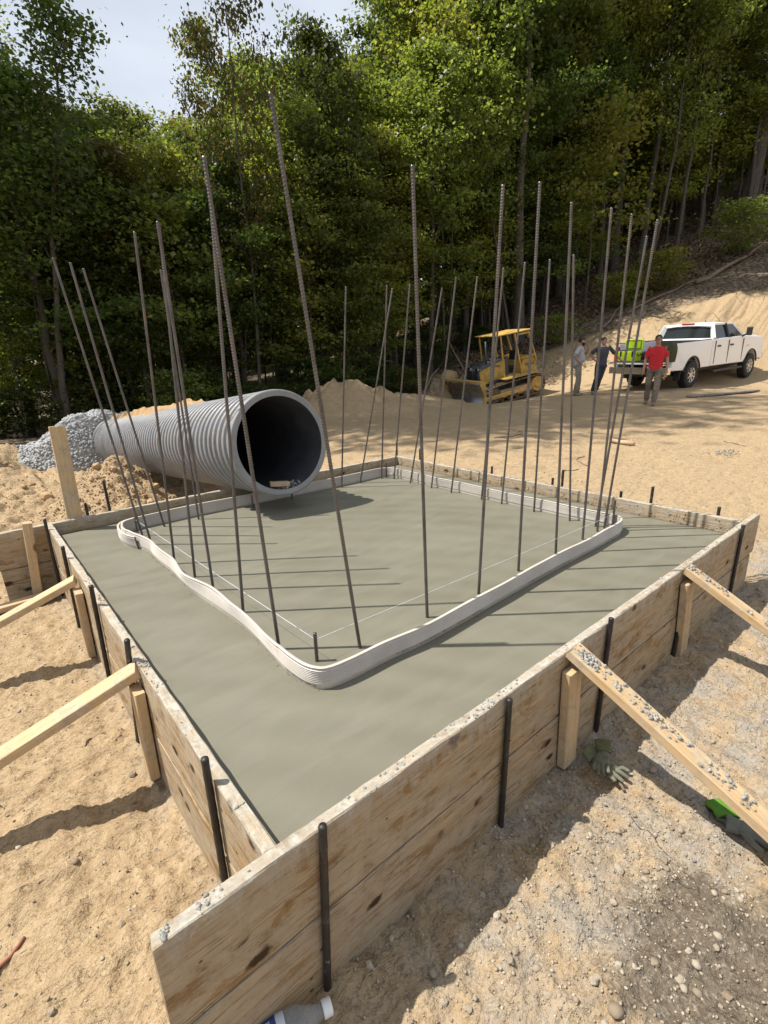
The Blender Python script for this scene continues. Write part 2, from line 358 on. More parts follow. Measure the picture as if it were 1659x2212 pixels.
def m_hdpe():
    t = NT('grey_hdpe'); v = t.coord('Object'); n = t.noise(v, 3.5, 6, 0.65); d = t.noise(t.coord('Object', (6, 1, 6)), 6, 6, 0.7)
    c = t.ramp(n, [(0.3, (0.175, 0.184, 0.200)), (0.7, (0.24, 0.25, 0.267))])
    c = t.mix(t.ramp(d, [(0.47, 0.0), (0.68, 0.7)]), c, (0.33, 0.265, 0.18))
    t.set(Base_Color=c, Roughness=t.ramp(d, [(0.4, 0.38), (0.7, 0.7)])); return t.m
MT['hdpe'] = m_hdpe()
def m_stone(name, lo, hi):
    t = NT(name); v = t.coord('Object', rnd=True); n = t.noise(v, 18, 5, 0.65); oi = t.n('ObjectInfo')
    gi = t.n('NewGeometry'); r = t.math('FRACT', t.math('ADD', oi.outputs['Random'], gi.outputs['Random Per Island']))
    c = t.ramp(r, [(0.0, lo), (1.0, hi)]); c = t.mix(t.ramp(n, [(0.35, 0.4), (0.6, 0.0)]), c, tuple(x*0.6 for x in lo))
    t.set(Base_Color=c, Roughness=0.85); t.bump(n, 0.5, 0.004); return t.m
MT['stone'] = m_stone('field_stone', (0.25, 0.19, 0.125), (0.47, 0.41, 0.325))
MT['gravel'] = m_stone('limestone_gravel', (0.25, 0.25, 0.25), (0.50, 0.50, 0.495))
MT['crumb'] = m_stone('cement_crumb', (0.22, 0.212, 0.19), (0.40, 0.385, 0.345))
MT['clod'] = m_stone('soil_clod', (0.29, 0.18, 0.09), (0.50, 0.35, 0.19))
def m_leaf(name, a, b, c2, trans=0.58):
    t = NT(name); g = t.n('NewGeometry'); oi = t.n('ObjectInfo')
    r = t.math('FRACT', t.math('ADD', g.outputs['Random Per Island'], oi.outputs['Random']))
    c = t.ramp(r, [(0.0, a), (0.55, b), (1.0, c2)])
    hs = t.n('HueSaturation'); t.put(hs, 'Color', c); t.put(hs, 'Value', t.ramp(oi.outputs['Random'], [(0.0, 0.75), (1.0, 1.25)])); t.put(hs, 'Hue', t.math('ADD', t.math('MULTIPLY', oi.outputs['Random'], 0.03), 0.482))
    t.set(Base_Color=hs.outputs[0], Roughness=0.42); t.b.inputs['Specular IOR Level'].default_value = 0.4
    tr = t.n('BsdfTranslucent'); tc = t.mix(1.0, hs.outputs[0], (1.85, 1.9, 0.85), 'MULTIPLY'); t.put(tr, 'Color', tc)
    mx = t.n('MixShader'); mx.inputs[0].default_value = trans
    t.t.links.new(t.b.outputs[0], mx.inputs[1]); t.t.links.new(tr.outputs[0], mx.inputs[2]); t.t.links.new(mx.outputs[0], t.out.inputs[0]); return t.m
MT['leaf_green'] = m_leaf('green_leaf', (0.078, 0.104, 0.024), (0.128, 0.158, 0.040), (0.200, 0.218, 0.075))
MT['leaf_dark'] = m_leaf('dark_leaf', (0.040, 0.062, 0.018), (0.068, 0.094, 0.026), (0.112, 0.138, 0.045))
MT['leaf_yellow'] = m_leaf('yellow_green_leaf', (0.125, 0.150, 0.030), (0.185, 0.200, 0.045), (0.255, 0.245, 0.085))
MT['leaf_brown'] = m_leaf('browning_leaf', (0.060, 0.080, 0.022), (0.095, 0.095, 0.032), (0.14, 0.085, 0.034))
def m_bark():
    t = NT('bark'); v = t.coord('Object', (7, 7, 1.2), True); n = t.noise(v, 3, 6, 0.7, 0.5); oi = t.n('ObjectInfo')
    c = t.ramp(n, [(0.3, (0.035, 0.028, 0.022)), (0.55, (0.085, 0.072, 0.058)), (0.78, (0.155, 0.137, 0.115))])
    t.set(Base_Color=c, Roughness=0.9); t.bump(n, 0.9, 0.03); return t.m
MT['bark'] = m_bark()
MT['twig'] = simple('dead_twig', (0.19, 0.14, 0.095), 0.9, var=0.4, scale=9)
MT['string'] = simple('white_string', (0.78, 0.80, 0.92), 0.6)
MT['ink'] = simple('black_print', (0.05, 0.045, 0.045), 0.6)
# ================================================================== TERRAIN
# plan coordinates: u to the right of the view axis, v along it
cy_, sy_ = math.cos(YAW), math.sin(YAW)
def uv2w(u, v): return (CAM.x + u*sy_ + v*cy_, CAM.y - u*cy_ + v*sy_)
def w2uv(x, y):
    dx = x-CAM.x; dy = y-CAM.y; return dx*sy_ - dy*cy_, dx*cy_ + dy*sy_
CP = np.array([(-4,-4,-.45),(0,-4,-.45),(4,-4,-.45),(-3,0,-.45),(0,0,-.45),(3,0,-.45),(-2.5,3,-.44),(0,3,-.44),(3,3,-.43),(7,2,-.40),(-7,2,-.45),
 (0,6,-.40),(3,7,-.36),(-3,6,-.45),(-4.7,9,-.56),(-9,8,-.40),(-12,14,-.8),(-7,16,-.95),(-2,17,-.6),(0,20,-.62),(2.5,19.5,-.72),(4.1,20.3,-.62),(6.4,21.5,-.30),
 (3,12,-.34),(0,11,-.36),(7.1,13.4,-.21),(6.1,15.8,-.05),(10,16.8,-.02),(13.9,19.35,.14),(8.9,18.4,.02),(10,11,-.22),(15,10,-.05),(15,14,.08),(18,20,.7),
 (13.7,23.6,2.4),(17.4,24,3.3),(23.2,33,8.2),(13.3,32,4.8),(7.2,27,1.9),(3.7,24,.45),(9,23.5,1.2),(25,45,13),(10,45,7),(0,35,1.6),(-10,35,-.2),(-20,25,-1),(0,60,6),(40,30,11),
 (30,15,3.0),(25,5,.8),(-30,0,-.5),(-25,60,1),(30,80,19),(0,-30,-.5),(30,-20,-.3),(-30,-25,-.5),(-60,60,0),(60,0,4),(60,60,18),(0,120,9),(-90,120,3),(90,120,22),(-120,-60,-1),(120,-60,3),(0,-120,-1)], float)
def _tps(r2): return np.where(r2 > 1e-9, 0.5*r2*np.log(np.maximum(r2, 1e-9)), 0.0)
_n = len(CP); _d2 = (CP[:,None,0]-CP[None,:,0])**2 + (CP[:,None,1]-CP[None,:,1])**2
_K = _tps(_d2) + np.eye(_n)*0.6; _P = np.c_[np.ones(_n), CP[:,:2]]
_A = np.block([[_K, _P],[_P.T, np.zeros((3,3))]]); _W = np.linalg.solve(_A, np.r_[CP[:,2], 0, 0, 0])
def bumpf(x, y, cx, cy, rx, ry, ang, h, p=2.0):
    c, s = math.cos(ang), math.sin(ang); dx = x-cx; dy = y-cy
    a = (dx*c+dy*s)/rx; b = (-dx*s+dy*c)/ry; q = a*a+b*b
    return h*np.exp(-q**(p/2)*1.2)
def terrain(x, y, fine=True):
    x = np.asarray(x, float); y = np.asarray(y, float); u, v = w2uv(x, y); sh = x.shape; uf = u.ravel(); vf = v.ravel()
    z = np.zeros(uf.size)
    for i in range(0, uf.size, 20000):
        a = uf[i:i+20000]; b = vf[i:i+20000]
        r2 = (a[:,None]-CP[None,:,0])**2 + (b[:,None]-CP[None,:,1])**2
        z[i:i+20000] = _tps(r2) @ _W[:_n] + _W[_n] + _W[_n+1]*a + _W[_n+2]*b
    z = z.reshape(sh); d = np.hypot(u, v)
    rough = 1 - np.exp(-((np.maximum(d-6, 0))/8)**2)
    z = z + rough*0.16*fbm(x*.35, y*.35, 3, 2) 
    # heaps of spoil
    n1 = 1 + 0.9*fbm(x*1.3, y*1.3, 4, 5)
    z = z + n1*bumpf(x, y, *uv2w(-1.0, 17.2), 2.3, 1.25, math.atan2(-cy_, sy_), 1.15, 2.4)
    z = z + n1*bumpf(x, y, *uv2w(1.9, 18.6), 1.5, 1.0, math.atan2(-cy_, sy_), .55, 2.2)
    z = z + n1*bumpf(x, y, -1.0, 10.2, 1.6, 2.0, .2, .80, 2.4)
    z = z + n1*bumpf(x, y, -2.2, 8.6, 1.5, 1.6, .2, .35, 2.2)
    z = z + n1*bumpf(x, y, .72, 5.15, .62, .95, 0, .46, 3.0)
    z = z + n1*bumpf(x, y, 1.0, 6.3, .6, .9, 0, .30, 2.4)
    z = z + n1*bumpf(x, y, 2.6, 6.2, .7, 1.6, 0, .25, 2.4)
    z = z + n1*bumpf(x, y, *uv2w(2.6, 21.6), 1.2, .8, 0, .6, 2.2)
    # root-torn bank behind the truck
    bank = np.exp(-((u-14.5)/5.5)**2 - ((v-23.2)/1.6)**2); z = z + bank*(0.6*fbm(x*1.4, y*1.4, 4, 8) + .35*np.abs(fbm(x*4, y*4, 3, 18)))
    lump = np.exp(-((x+.4)/2.2)**2 - ((y-8.3)/3.2)**2) + np.exp(-((x-.9)/1.1)**2-((y-5.4)/1.5)**2) + np.exp(-((u+.5)/3.2)**2-((v-17.3)/1.8)**2)
    cl = np.abs(fbm(x*5.5, y*5.5, 3, 11)); z = z + np.minimum(lump, 1)*(0.20*cl - 0.05)
    if fine:
        nr = np.exp(-(d/9)**2)
        z = z + nr*(0.030*fbm(x*2.1, y*2.1, 3, 1) + 0.026*fbm(x*9, y*9, 3, 4))
        # boot scuffs and tread marks in the clay
        sc = fbm(x*16+2.5*fbm(x*5, y*5, 2, 6), y*11, 3, 9); z = z + nr*0.030*np.clip(np.abs(sc)*2-.25, -.25, .5)
        tr = np.exp(-((d-10.5)/4)**2); z = z + tr*0.055*fbm(x*2.6, y*4.5, 3, 13)
        for (ax, ay, bx, by) in ((4.6, 2.2, 9.5, 6.4), (5.6, .9, 10.6, 5.0), (3.9, 5.2, 8.8, 9.2)):
            L_ = math.hypot(bx-ax, by-ay); tx, ty = (bx-ax)/L_, (by-ay)/L_; ss = (x-ax)*tx+(y-ay)*ty; oo = -(x-ax)*ty+(y-ay)*tx + .25*np.sin(ss*.7)
            m_ = np.exp(-(oo/.20)**6)*np.clip(ss*2, 0, 1)*np.clip((L_-ss)*2, 0, 1)*(.4+1.2*np.clip(fbm(x*.9, y*.9, 2, 21)+.4, 0, 1)); z = z + m_*(-.018 + .016*np.abs(np.sin(ss*math.pi/.21)))
    # level bed under the pour
    pad = ((x > -.02) & (x < 3.54) & (y > -.02) & (y < 3.52)); z = np.where(pad, np.minimum(z, -.40), z)
    return z
def tz(x, y): return float(terrain(np.array([x]), np.array([y]))[0])
def axis_lines(lo, hi, step, far, g=1.07):
    a = list(np.arange(lo, hi+1e-6, step)); s = step
    b = a[-1]
    while b < far: s = min(s*g, 14); b += s; a.append(b)
    s = step; c = a[0]; pre = []
    while c > -far: s = min(s*g, 14); c -= s; pre.append(c)
    return np.array(pre[::-1]+a)
xs = axis_lines(-1.15, 2.3, .0145, 260, 1.020); ys = axis_lines(-1.3, 6.6, .022, 260, 1.028)
GX, GY = np.meshgrid(xs, ys, indexing='ij'); GZ = terrain(GX, GY)
nx, ny = GX.shape; idx = np.arange(nx*ny).reshape(nx, ny)
GF = np.stack([idx[:-1,:-1], idx[1:,:-1], idx[1:,1:], idx[:-1,1:]], -1).reshape(-1, 4)
gme = npmesh('ground', np.stack([GX, GY, GZ], -1).reshape(-1, 3), GF, MT['soil'], True)
GU, GV = w2uv(GX, GY)
grit = np.clip(1.25*np.exp(-(np.maximum(0, (-.02-GY))-.35)**2/.5)*(GY < .02)*(1/(1+np.exp(-(GX-.35)*5))), 0, 1)
grit = np.maximum(grit, np.exp(-((GX-4.3)/.8)**2-((GY+.1)/.7)**2))
grit = np.maximum(grit, 0.5*np.exp(-((GX+.02)/.10)**2)*(GY > 0)*(GY < 3.5))
wet = np.clip(1.6*np.exp(-((GX-.93)/.30)**2-((GY+.98)/.42)**2), 0, 1)
lit = np.clip(0.5 + (GV-(24+.16*np.maximum(GU, 0)))/3.0, 0, 1) * 1.0
lit = np.maximum(lit, np.clip((GV - 13.5)/2, 0, 1)*np.clip((-1.5-GU)/3, 0, 1))
lit = np.maximum(lit, np.clip((GV-19.5)/2, 0, 1)*np.clip((4-GU)/3, 0, 1))
lit = np.maximum(lit, np.clip((GV-24.2)/1.2, 0, 1)*(GU > 8)); lit = np.where((GU > 8) & (GV < 24.2), np.minimum(lit, np.where((GV > 22.4) & (GU > 10), .46, .24)), lit)
ca = gme.color_attributes.new('zone', 'FLOAT_COLOR', 'POINT')
ca.data.foreach_set('color', np.stack([grit, wet, lit, np.ones_like(lit)], -1).reshape(-1).astype(np.float32))
ground = link('ground', gme); tag(ground, 'trampled tan clay ground rising to a wooded slope', 'ground', kind='structure')

# ------------------------------------------------------------------ loose stones
def rock_mesh(name, mat, seed, sub=1, ang=0.35, sq=(1, .8, .6)):
    rnd = random.Random(seed); bm = bmesh.new(); bmesh.ops.create_icosphere(bm, subdivisions=sub, radius=1.0)
    for v in bm.verts:
        k = 1 + rnd.uniform(-ang, ang); v.co = Vector((v.co.x*sq[0]*k, v.co.y*sq[1]*k, v.co.z*sq[2]*k))
    me = bpy.data.meshes.new(name); bm.to_mesh(me); bm.free(); me.materials.append(mat)
    if sub > 1 and ang < .2: me.polygons.foreach_set('use_smooth', [True]*len(me.polygons))
    return me
ico_v, ico_f = None, None
def _ico():
    global ico_v, ico_f
    bm = bmesh.new(); bmesh.ops.create_icosphere(bm, subdivisions=1, radius=1.0)
    ico_v = np.array([v.co[:] for v in bm.verts]); ico_f = np.array([[v.index for v in f.verts] for f in bm.faces]); bm.free()
_ico()
def scatter_mesh(name, P, S, mat, seed, sq=(1, .8, .65), jit=.3):
    """P (n,3) centres, S (n,) sizes -> one mesh of little stones"""
    g = np.random.RandomState(seed); n = len(P); k = len(ico_v)
    V = np.repeat(ico_v[None]*np.array(sq), n, 0) * (1 + g.uniform(-jit, jit, (n, k, 1)))
    q = g.normal(size=(n, 4)); q /= np.linalg.norm(q, axis=1, keepdims=True); w, x, y, z = q.T
    Rm = np.stack([1-2*(y*y+z*z), 2*(x*y-z*w), 2*(x*z+y*w), 2*(x*y+z*w), 1-2*(x*x+z*z), 2*(y*z-x*w), 2*(x*z-y*w), 2*(y*z+x*w), 1-2*(x*x+y*y)], -1).reshape(n, 3, 3)
    V = np.einsum('nij,nkj->nki', Rm, V)*S[:,None,None] + P[:,None,:]
    F = (ico_f[None] + (np.arange(n)*k)[:,None,None]).reshape(-1, 3)
    return npmesh(name, V.reshape(-1, 3), F, mat)
rock_set = [rock_mesh('stone', MT['stone'], 100+i, 2, .13, (1, .75+.2*random.Random(i).random(), .55+.2*random.Random(i+9).random())) for i in range(2)] + [rock_mesh('stone', MT['stone'], 120+i, 2, .24, (1, .8, .6)) for i in range(3)] + [rock_mesh('stone', MT['stone'], 130+i, 1, .3) for i in range(3)]
rng = random.Random(5)
def drop(name, me, x, y, s, parent, sink=.3, rnd=rng):
    o = link(name, me, parent, (x, y, tz(x, y)+s*(.55-sink)), (rnd.uniform(-.4, .4), rnd.uniform(-.4, .4), rnd.uniform(0, 6.3))); o.scale = (s, s, s); return o
pts = []
# measured larger stones in front of the near form
for x, y, s in [(.62,-.60,.030),(.66,-.53,.022),(.60,-.72,.030),(.53,-.62,.016),(.72,-.74,.026),(.58,-.79,.018),(.70,-.95,.020),(.66,-1.02,.014),(.72,-1.06,.024),(.78,-1.12,.018),(1.02,-.42,.024),(.5,-.35,.018),(.55,-.3,.014),
                (1.0,-.88,.014),(.93,-.97,.012),(.99,-1.0,.016),(1.32,-.62,.014),(.34,-.44,.014),(.84,-.68,.018),(.88,-.78,.02),(.3,-.28,.015),(.22,-.22,.013),(.43,-.2,.02),(-.32,.5,.016),(-.22,.30,.014),(-.42,.22,.022),(-.55,.1,.012),(-.6,.3,.012),(-.13,1.13,.022),(-.07,.98,.02),(-.09,.82,.018)]:
    pts.append((x, y, s))
for i in range(268):
    k = rng.random()
    if k < .72: x, y, s = rng.gauss(.95, .42), -.06-abs(rng.gauss(.42, .33)), rng.choice([.007,.008,.010,.012,.014])
    elif k < .84: x, y, s = rng.uniform(-.75, -.07), rng.uniform(-.1, 2.3), rng.choice([.007,.009,.012])
    else: x, y, s = rng.uniform(1.8, 4.4), -.08-abs(rng.gauss(.2, .35)), rng.choice([.010,.012,.016])
    pts.append((x, y, s))
for i, (x, y, s) in enumerate(pts): drop('stone', rock_set[i % 8], x, y, s*(.72 if i < 31 else 1), ground)
g = np.random.RandomState(3); n = 7000
gx = np.concatenate([g.normal(.95, .5, n//2), g.uniform(-1, 5, n//4), g.uniform(-.9, -.05, n//8), g.uniform(3.6, 9, n//8)]); gy = np.concatenate([-.05-np.abs(g.normal(.42, .38, n//2)), -.05-np.abs(g.normal(.3, .6, n//4)), g.uniform(-.2, 3.6, n//8), g.uniform(-1.5, 5, n//8)])
gs = g.choice([.002,.003,.004,.006], gx.size) * np.where(gx > 3.6, 2.2, 1)
tag(link('fine_gravel', scatter_mesh('fine_gravel', np.c_[gx, gy, terrain(gx, gy)+gs*.3], gs, MT['stone'], 4), ground), kind='stuff')
# clods on the spoil heaps
clods = [rock_mesh('dirt_clod', MT['clod'], 140+i, 2, .2, (1, .8, .7)) for i in range(5)]
for i in range(150):
    k = rng.random()
    if k < .5: x, y, s = rng.gauss(.75, .42), rng.gauss(5.0, .7), rng.choice([.02,.03,.04,.06])
    elif k < .85: x, y, s = rng.gauss(-.5, .9), rng.gauss(8.6, 1.5), rng.choice([.03,.045,.06,.09])
    else: x, y, s = rng.uniform(-.8, .9), rng.uniform(3.6, 5.2), rng.choice([.02,.03])
    if y < 3.62: continue
    drop('dirt_clod', clods[i % 5], x, y, s, ground)
g = np.random.RandomState(8); n = 4200
gx = np.concatenate([g.normal(.75, .5, n//2), g.normal(-.5, 1.1, n//2)]); gy = np.concatenate([g.normal(5.0, .8, n//2), g.normal(8.3, 1.8, n//2)])
k = gy > 3.6; gx, gy = gx[k], gy[k]; gs = g.choice([.006,.010,.016], gx.size)
tag(link('dirt_crumbs', scatter_mesh('dirt_crumbs', np.c_[gx, gy, terrain(gx, gy)+gs*.3], gs, MT['clod'], 5), ground), kind='stuff')

# ================================================================== SLAB AND FORMWORK
SX, SY, HT = 3.515, 3.492, 0.098
n = 90; ax_ = np.linspace(0.001, SX-.001, n); ay_ = np.linspace(0.001, SY-.001, n); AX, AY = np.meshgrid(ax_, ay_, indexing='ij')
AZ = 0.0025*fbm(AX*1.4, AY*1.4, 3, 3)
V = np.stack([AX, AY, AZ], -1).reshape(-1, 3); ii = np.arange(n*n).reshape(n, n)
F = np.stack([ii[:-1,:-1], ii[1:,:-1], ii[1:,1:], ii[:-1,1:]], -1).reshape(-1, 4)
ring = np.concatenate([ii[:,0], ii[-1,1:], ii[::-1,-1][1:], ii[0,::-1][1:-1]]); low = V[ring].copy(); low[:,2] = -.38; b0 = len(V); m_ = len(ring)
V = np.r_[V, low]; F = np.r_[F, [[ring[i], b0+i, b0+(i+1) % m_, ring[(i+1) % m_]] for i in range(m_)]]
slab = link('concrete_slab', npmesh('concrete_slab', V, F, MT['concrete'], True))
for p in slab.data.polygons[-m_:]: p.use_smooth = False
tag(slab, 'freshly floated wet grey concrete slab inside the plank formwork', 'slab')

def plank(name, p0, p1, w, h, mat, parent, seed=0, ref=(0,0,1), rough=.003, seg=.07, bevel=.004):
    """a sawn board from p0 to p1: w = thickness, h = height; local X along it, local Z up its face"""
    p0 = Vector(p0); p1 = Vector(p1); L = (p1-p0).length; rnd = np.random.RandomState(seed)
    x = (p1-p0).normalized(); y = Vector(ref).cross(x).normalized(); z = x.cross(y)
    k = max(2, int(L/seg)); prof = [(-w/2+bevel,-h/2),(w/2-bevel,-h/2),(w/2,-h/2+bevel),(w/2,0),(w/2,h/2-bevel),(w/2-bevel,h/2),(-w/2+bevel,h/2),(-w/2,h/2-bevel),(-w/2,0),(-w/2,-h/2+bevel)]
    m = len(prof); V = np.zeros((k+1, m, 3))
    for i in range(k+1):
        t = L*i/k - L/2
        for j, (a, b) in enumerate(prof): V[i, j] = (t, a, b)
    V[:,:,1:] += rnd.uniform(-rough, rough, (k+1, m, 2)) * .5
    wob = np.cumsum(rnd.normal(0, rough*.25, k+1)); wob -= np.linspace(wob[0], wob[-1], k+1); V[:,:,2] += wob[:,None]
    V[0,:,0] += rnd.uniform(-.004, .004, m); V[-1,:,0] += rnd.uniform(-.004, .004, m)
    fs = [(i*m+j, i*m+(j+1) % m, (i+1)*m+(j+1) % m, (i+1)*m+j) for i in range(k) for j in range(m)]
    mb = MB(); mb.add(V.reshape(-1, 3), fs + [tuple(reversed(range(m))), tuple(range(k*m, (k+1)*m))])
    o = mb.build(name, mat, parent); c = (p0+p1)/2
    o.matrix_world = Matrix(((x.x,y.x,z.x,c.x),(x.y,y.y,z.y,c.y),(x.z,y.z,z.z,c.z),(0,0,0,1)))
    return o
JZ = -.189
def form_wall(name, a0, a1, off, label, seed, lower0=None, split=None, low1=None):
    r = empty(name, (0,0,0)); tag(r, label, 'formwork')
    a0 = Vector(a0); a1 = Vector(a1); o3 = Vector((off[0], off[1], 0))
    zc = (HT+JZ)/2+.003; h = HT-JZ-.006
    segs = [(a0, a1)] if not split else [(a0, split[0]), (split[1], a1)]
    for i, (s, e) in enumerate(segs): plank('plank', Vector(s)+o3+Vector((0,0,zc)), Vector(e)+o3+Vector((0,0,zc)), .038, h, MT['form'], r, seed+i)
    s = Vector(lower0) if lower0 else a0; e = Vector(low1) if low1 else a1
    plank('plank', s+o3*1.05+Vector((0,0,JZ-.002-.142)), e+o3*1.05+Vector((0,0,JZ-.002-.142)), .038, .284, MT['form_low'], r, seed+5)
    return r
wall_near = form_wall('form_wall', (-.30,0,0), (3.785,0,0), (0,-.0195), 'long near form wall of stained planks overrunning both slab corners', 21, (-.315,0,0), None, (3.73,0,0))
wall_left = form_wall('form_wall', (0,.003,0), (0,SY-.003,0), (-.0195,0), 'left form wall of planks with two braces leaning on it', 31)
wall_back = form_wall('form_wall', (-.75,SY,0), (SX+.04,SY,0), (0,.0195), 'back form wall of planks passing under the pipe mouth', 41, (-.37,SY,0), ((.127,SY,0), (.129,SY,0)))
wall_right = form_wall('form_wall', (SX,.003,0), (SX,SY-.003,0), (.0195,0), 'far form wall of planks crusted with pale cement, facing the truck', 51)
# cement crumbs left on the plank tops
def crumbs(parent, line, n, seed, smin=.003, smax=.010, spread=.016, zoff=0.0):
    g = np.random.RandomState(seed); t = g.rand(n)
    cl = g.rand(max(3, n//9)); t = np.clip(cl[g.randint(0, len(cl), n)] + g.normal(0, .009, n), .02, .99)
    a = np.array(line[0]); b = np.array(line[1]); P = a + (b-a)*t[:,None] + np.c_[g.uniform(-spread, spread, n)*(abs(b[1]-a[1]) > abs(b[0]-a[0])), g.uniform(-spread, spread, n)*(abs(b[0]-a[0]) >= abs(b[1]-a[1])), np.zeros(n)]
    S = smin+(smax-smin)*g.rand(n)**2.2; P[:,2] += S*.15 + zoff
    o = link('concrete_crumbs', scatter_mesh('concrete_crumbs', P, S, MT['crumb'], seed+1, (1, .9, .7), .35), parent); tag(o, kind='stuff'); return o
crumbs(wall_near, ((-.28,-.02,HT), (3.7,-.02,HT)), 420, 61, .002, .008); crumbs(wall_left, ((-.02,.1,HT), (-.02,3.4,HT)), 130, 62, .002, .006)
crumbs(wall_right, ((SX+.02,.1,HT), (SX+.02,3.4,HT)), 200, 63, .002, .008); crumbs(wall_near, ((-.28,-.02,HT), (-.22,-.02,HT)), 14, 64, .003, .008)
# cement skin slopped over the inner face of the far wall
g = np.random.RandomState(66); k = 500; py = g.uniform(.02, 3.45, k); pz = g.uniform(.004, .098, k)*g.uniform(.4, 1, k)
P = np.c_[np.full(k, SX-.001), py, pz]; o = link('cement_skin', scatter_mesh('cement_skin', P, g.uniform(.002, .008, k), MT['crumb'], 67, (.12, 1, .8)), wall_right); tag(o, kind='stuff')

# steel stakes
def stake_mesh():
    mb = MB(); L = .95; rows = [(.0005, 0), (.0105, .002), (.0115, .006)] + [(.0110+.0004*((i*7) % 3-1), .03+.02*i) for i in range(45)] + [(.0015, .97)]
    mb.lathe([(r, -h) for r, h in rows], 10); return mb.mesh('steel_stake', MT['stake'], True)
SM = stake_mesh()
def stake(top, base, label):
    top = Vector(top); d = (top-Vector(base)).normalized(); o = link('steel_stake', SM, None, top); o.rotation_euler = d.to_track_quat('Z', 'Y').to_euler()
    tag(o, label, 'stake', 'steel stakes holding the forms'); return o
for t, b, s in [((.101,-.053,.128), (.076,-.053,-.39), 'black steel stake against the near form wall, nearest the camera'), ((.866,-.053,.098), (.854,-.053,-.40), 'black steel stake against the near form wall, second from the camera'),
                ((1.582,-.053,.135), (1.562,-.053,-.41), 'black steel stake just beyond the brace with the gloves beneath, near form wall'), ((2.475,-.053,.095), (2.433,-.053,-.40), 'black steel stake touching the far brace of the near form wall'), ((3.349,-.053,.13), (3.344,-.053,-.35), 'last black steel stake at the far end of the near form wall')]: stake(t, b, s)
for t, b, s in [((-.053,.298,.184), (-.053,.298,-.30), 'tall black steel stake on the left form wall, nearest the camera'), ((-.053,1.09,.20), (-.053,1.14,.06), 'black steel stake behind the top of the nearer left brace'), ((-.053,1.743,.208), (-.053,1.819,-.318), 'black steel stake on the left form wall between the two braces'),
                ((-.053,2.577,.181), (-.053,2.62,-.04), 'black steel stake just behind the top of the farther left brace'), ((-.053,3.33,.185), (-.053,3.38,-.33), 'black steel stake at the back left corner beside the wooden post')]: stake(t, b, s)
for t, s in [((.409,3.55,.354), 'tall stake tip behind the back form wall in front of the dirt heap'), ((.25,3.55,.198), 'short stake tip behind the back form wall beside the upright board'), ((3.33,3.55,.14), 'stub of a stake behind the back form wall right of the pipe')]: stake(t, (t[0]+.01, 3.55, -.4), s)
for t, s in [((3.57,3.56,.26), 'tall stake at the far corner of the formwork'), ((3.57,3.163,.22), 'stake tip behind the far form wall, first past the far corner'), ((3.57,2.138,.165), 'low stake tip midway along the far form wall'), ((3.57,1.462,.157), 'low stake tip, left of a close pair behind the far form wall'),
             ((3.57,1.367,.245), 'tall stake tip, right of a close pair behind the far form wall'), ((3.57,.846,.145), 'low stake tip behind the waterstop corner on the far form wall'), ((3.57,.611,.226), 'tall stake tip behind the right end of the far form wall'), ((3.57,.155,.16), 'last low stake tip at the right end of the far form wall')]: stake(t, (3.573, t[1]+.005, -.4), s)
# lumber posts and raking braces
def lumber(name, p0, p1, w, h, label, cat, seed, ref=(0,0,1), parent=None):
    o = plank(name, p0, p1, w, h, MT['lumber'], parent, seed, ref, .0012, .12, .003)
    if label: tag(o, label, cat)
    return o
lumber('wood_post', (-.064,2.265,-.42), (-.064,2.225,.008), .038, .089, 'short upright lumber post under the farther left brace', 'post', 71, (0,1,0))
lumber('wood_post', (-.064,1.055,-.42), (-.064,1.03,.010), .038, .089, 'short upright lumber post under the nearer left brace', 'post', 72, (0,1,0))
lumber('wood_brace', Vector((-.056,2.29,.052)), Vector((-.056,2.29,.052))+3.1*Vector((-.384,.074,-.158)), .089, .038, 'farther of the two lumber braces leaning on the left form wall', 'brace', 73)
lumber('wood_brace', Vector((-.040,1.07,.070)), Vector((-.040,1.07,.070))+2.5*Vector((-.47,.103,-.202)), .089, .038, 'nearer of the two lumber braces leaning on the left form wall', 'brace', 74)
lumber('wood_post', (1.285,-.064,-.43), (1.262,-.064,.035), .089, .038, 'short upright lumber post under the brace beside the grey glove', 'post', 75, (0,1,0))
lumber('wood_post', (2.50,-.064,-.43), (2.43,-.064,.03), .089, .038, 'short upright lumber post under the far brace of the near form wall', 'post', 76, (0,1,0))
b4 = lumber('wood_brace', (1.285,-.045,.105), Vector((1.285,-.045,.105))+1.62*Vector((.075,-.637,-.355)), .089, .038, 'cement spattered lumber brace running over the green glove', 'brace', 77)
b3 = lumber('wood_brace', (2.44,-.045,.10), Vector((2.44,-.045,.10))+1.6*Vector((.06,-.60,-.335)), .089, .038, 'far cement spattered lumber brace on the near form wall', 'brace', 78)
def brace_crumbs(o, n, seed, rng_):
    g = np.random.RandomState(seed); L = o.dimensions.x if False else max(v.co.x for v in o.data.vertices)
    cl = g.uniform(rng_[0], rng_[1], max(3, n//9)); t = cl[g.randint(0, len(cl), n)] + g.normal(0, .012, n)
    S = .002+.009*g.rand(n)**2.5; P = np.c_[-L + t, g.uniform(-.03, .03, n), np.full(n, .020)+S*.3]
    q = link('concrete_crumbs', scatter_mesh('concrete_crumbs', P, S, MT['crumb'], seed, (1, .9, .7), .35), o); tag(q, kind='stuff')
brace_crumbs(b4, 200, 81, (.03, .75)); brace_crumbs(b3, 120, 82, (.02, .7)); brace_crumbs(b4, 110, 83, (.02, .12)); brace_crumbs(b3, 70, 84, (.01, .10))
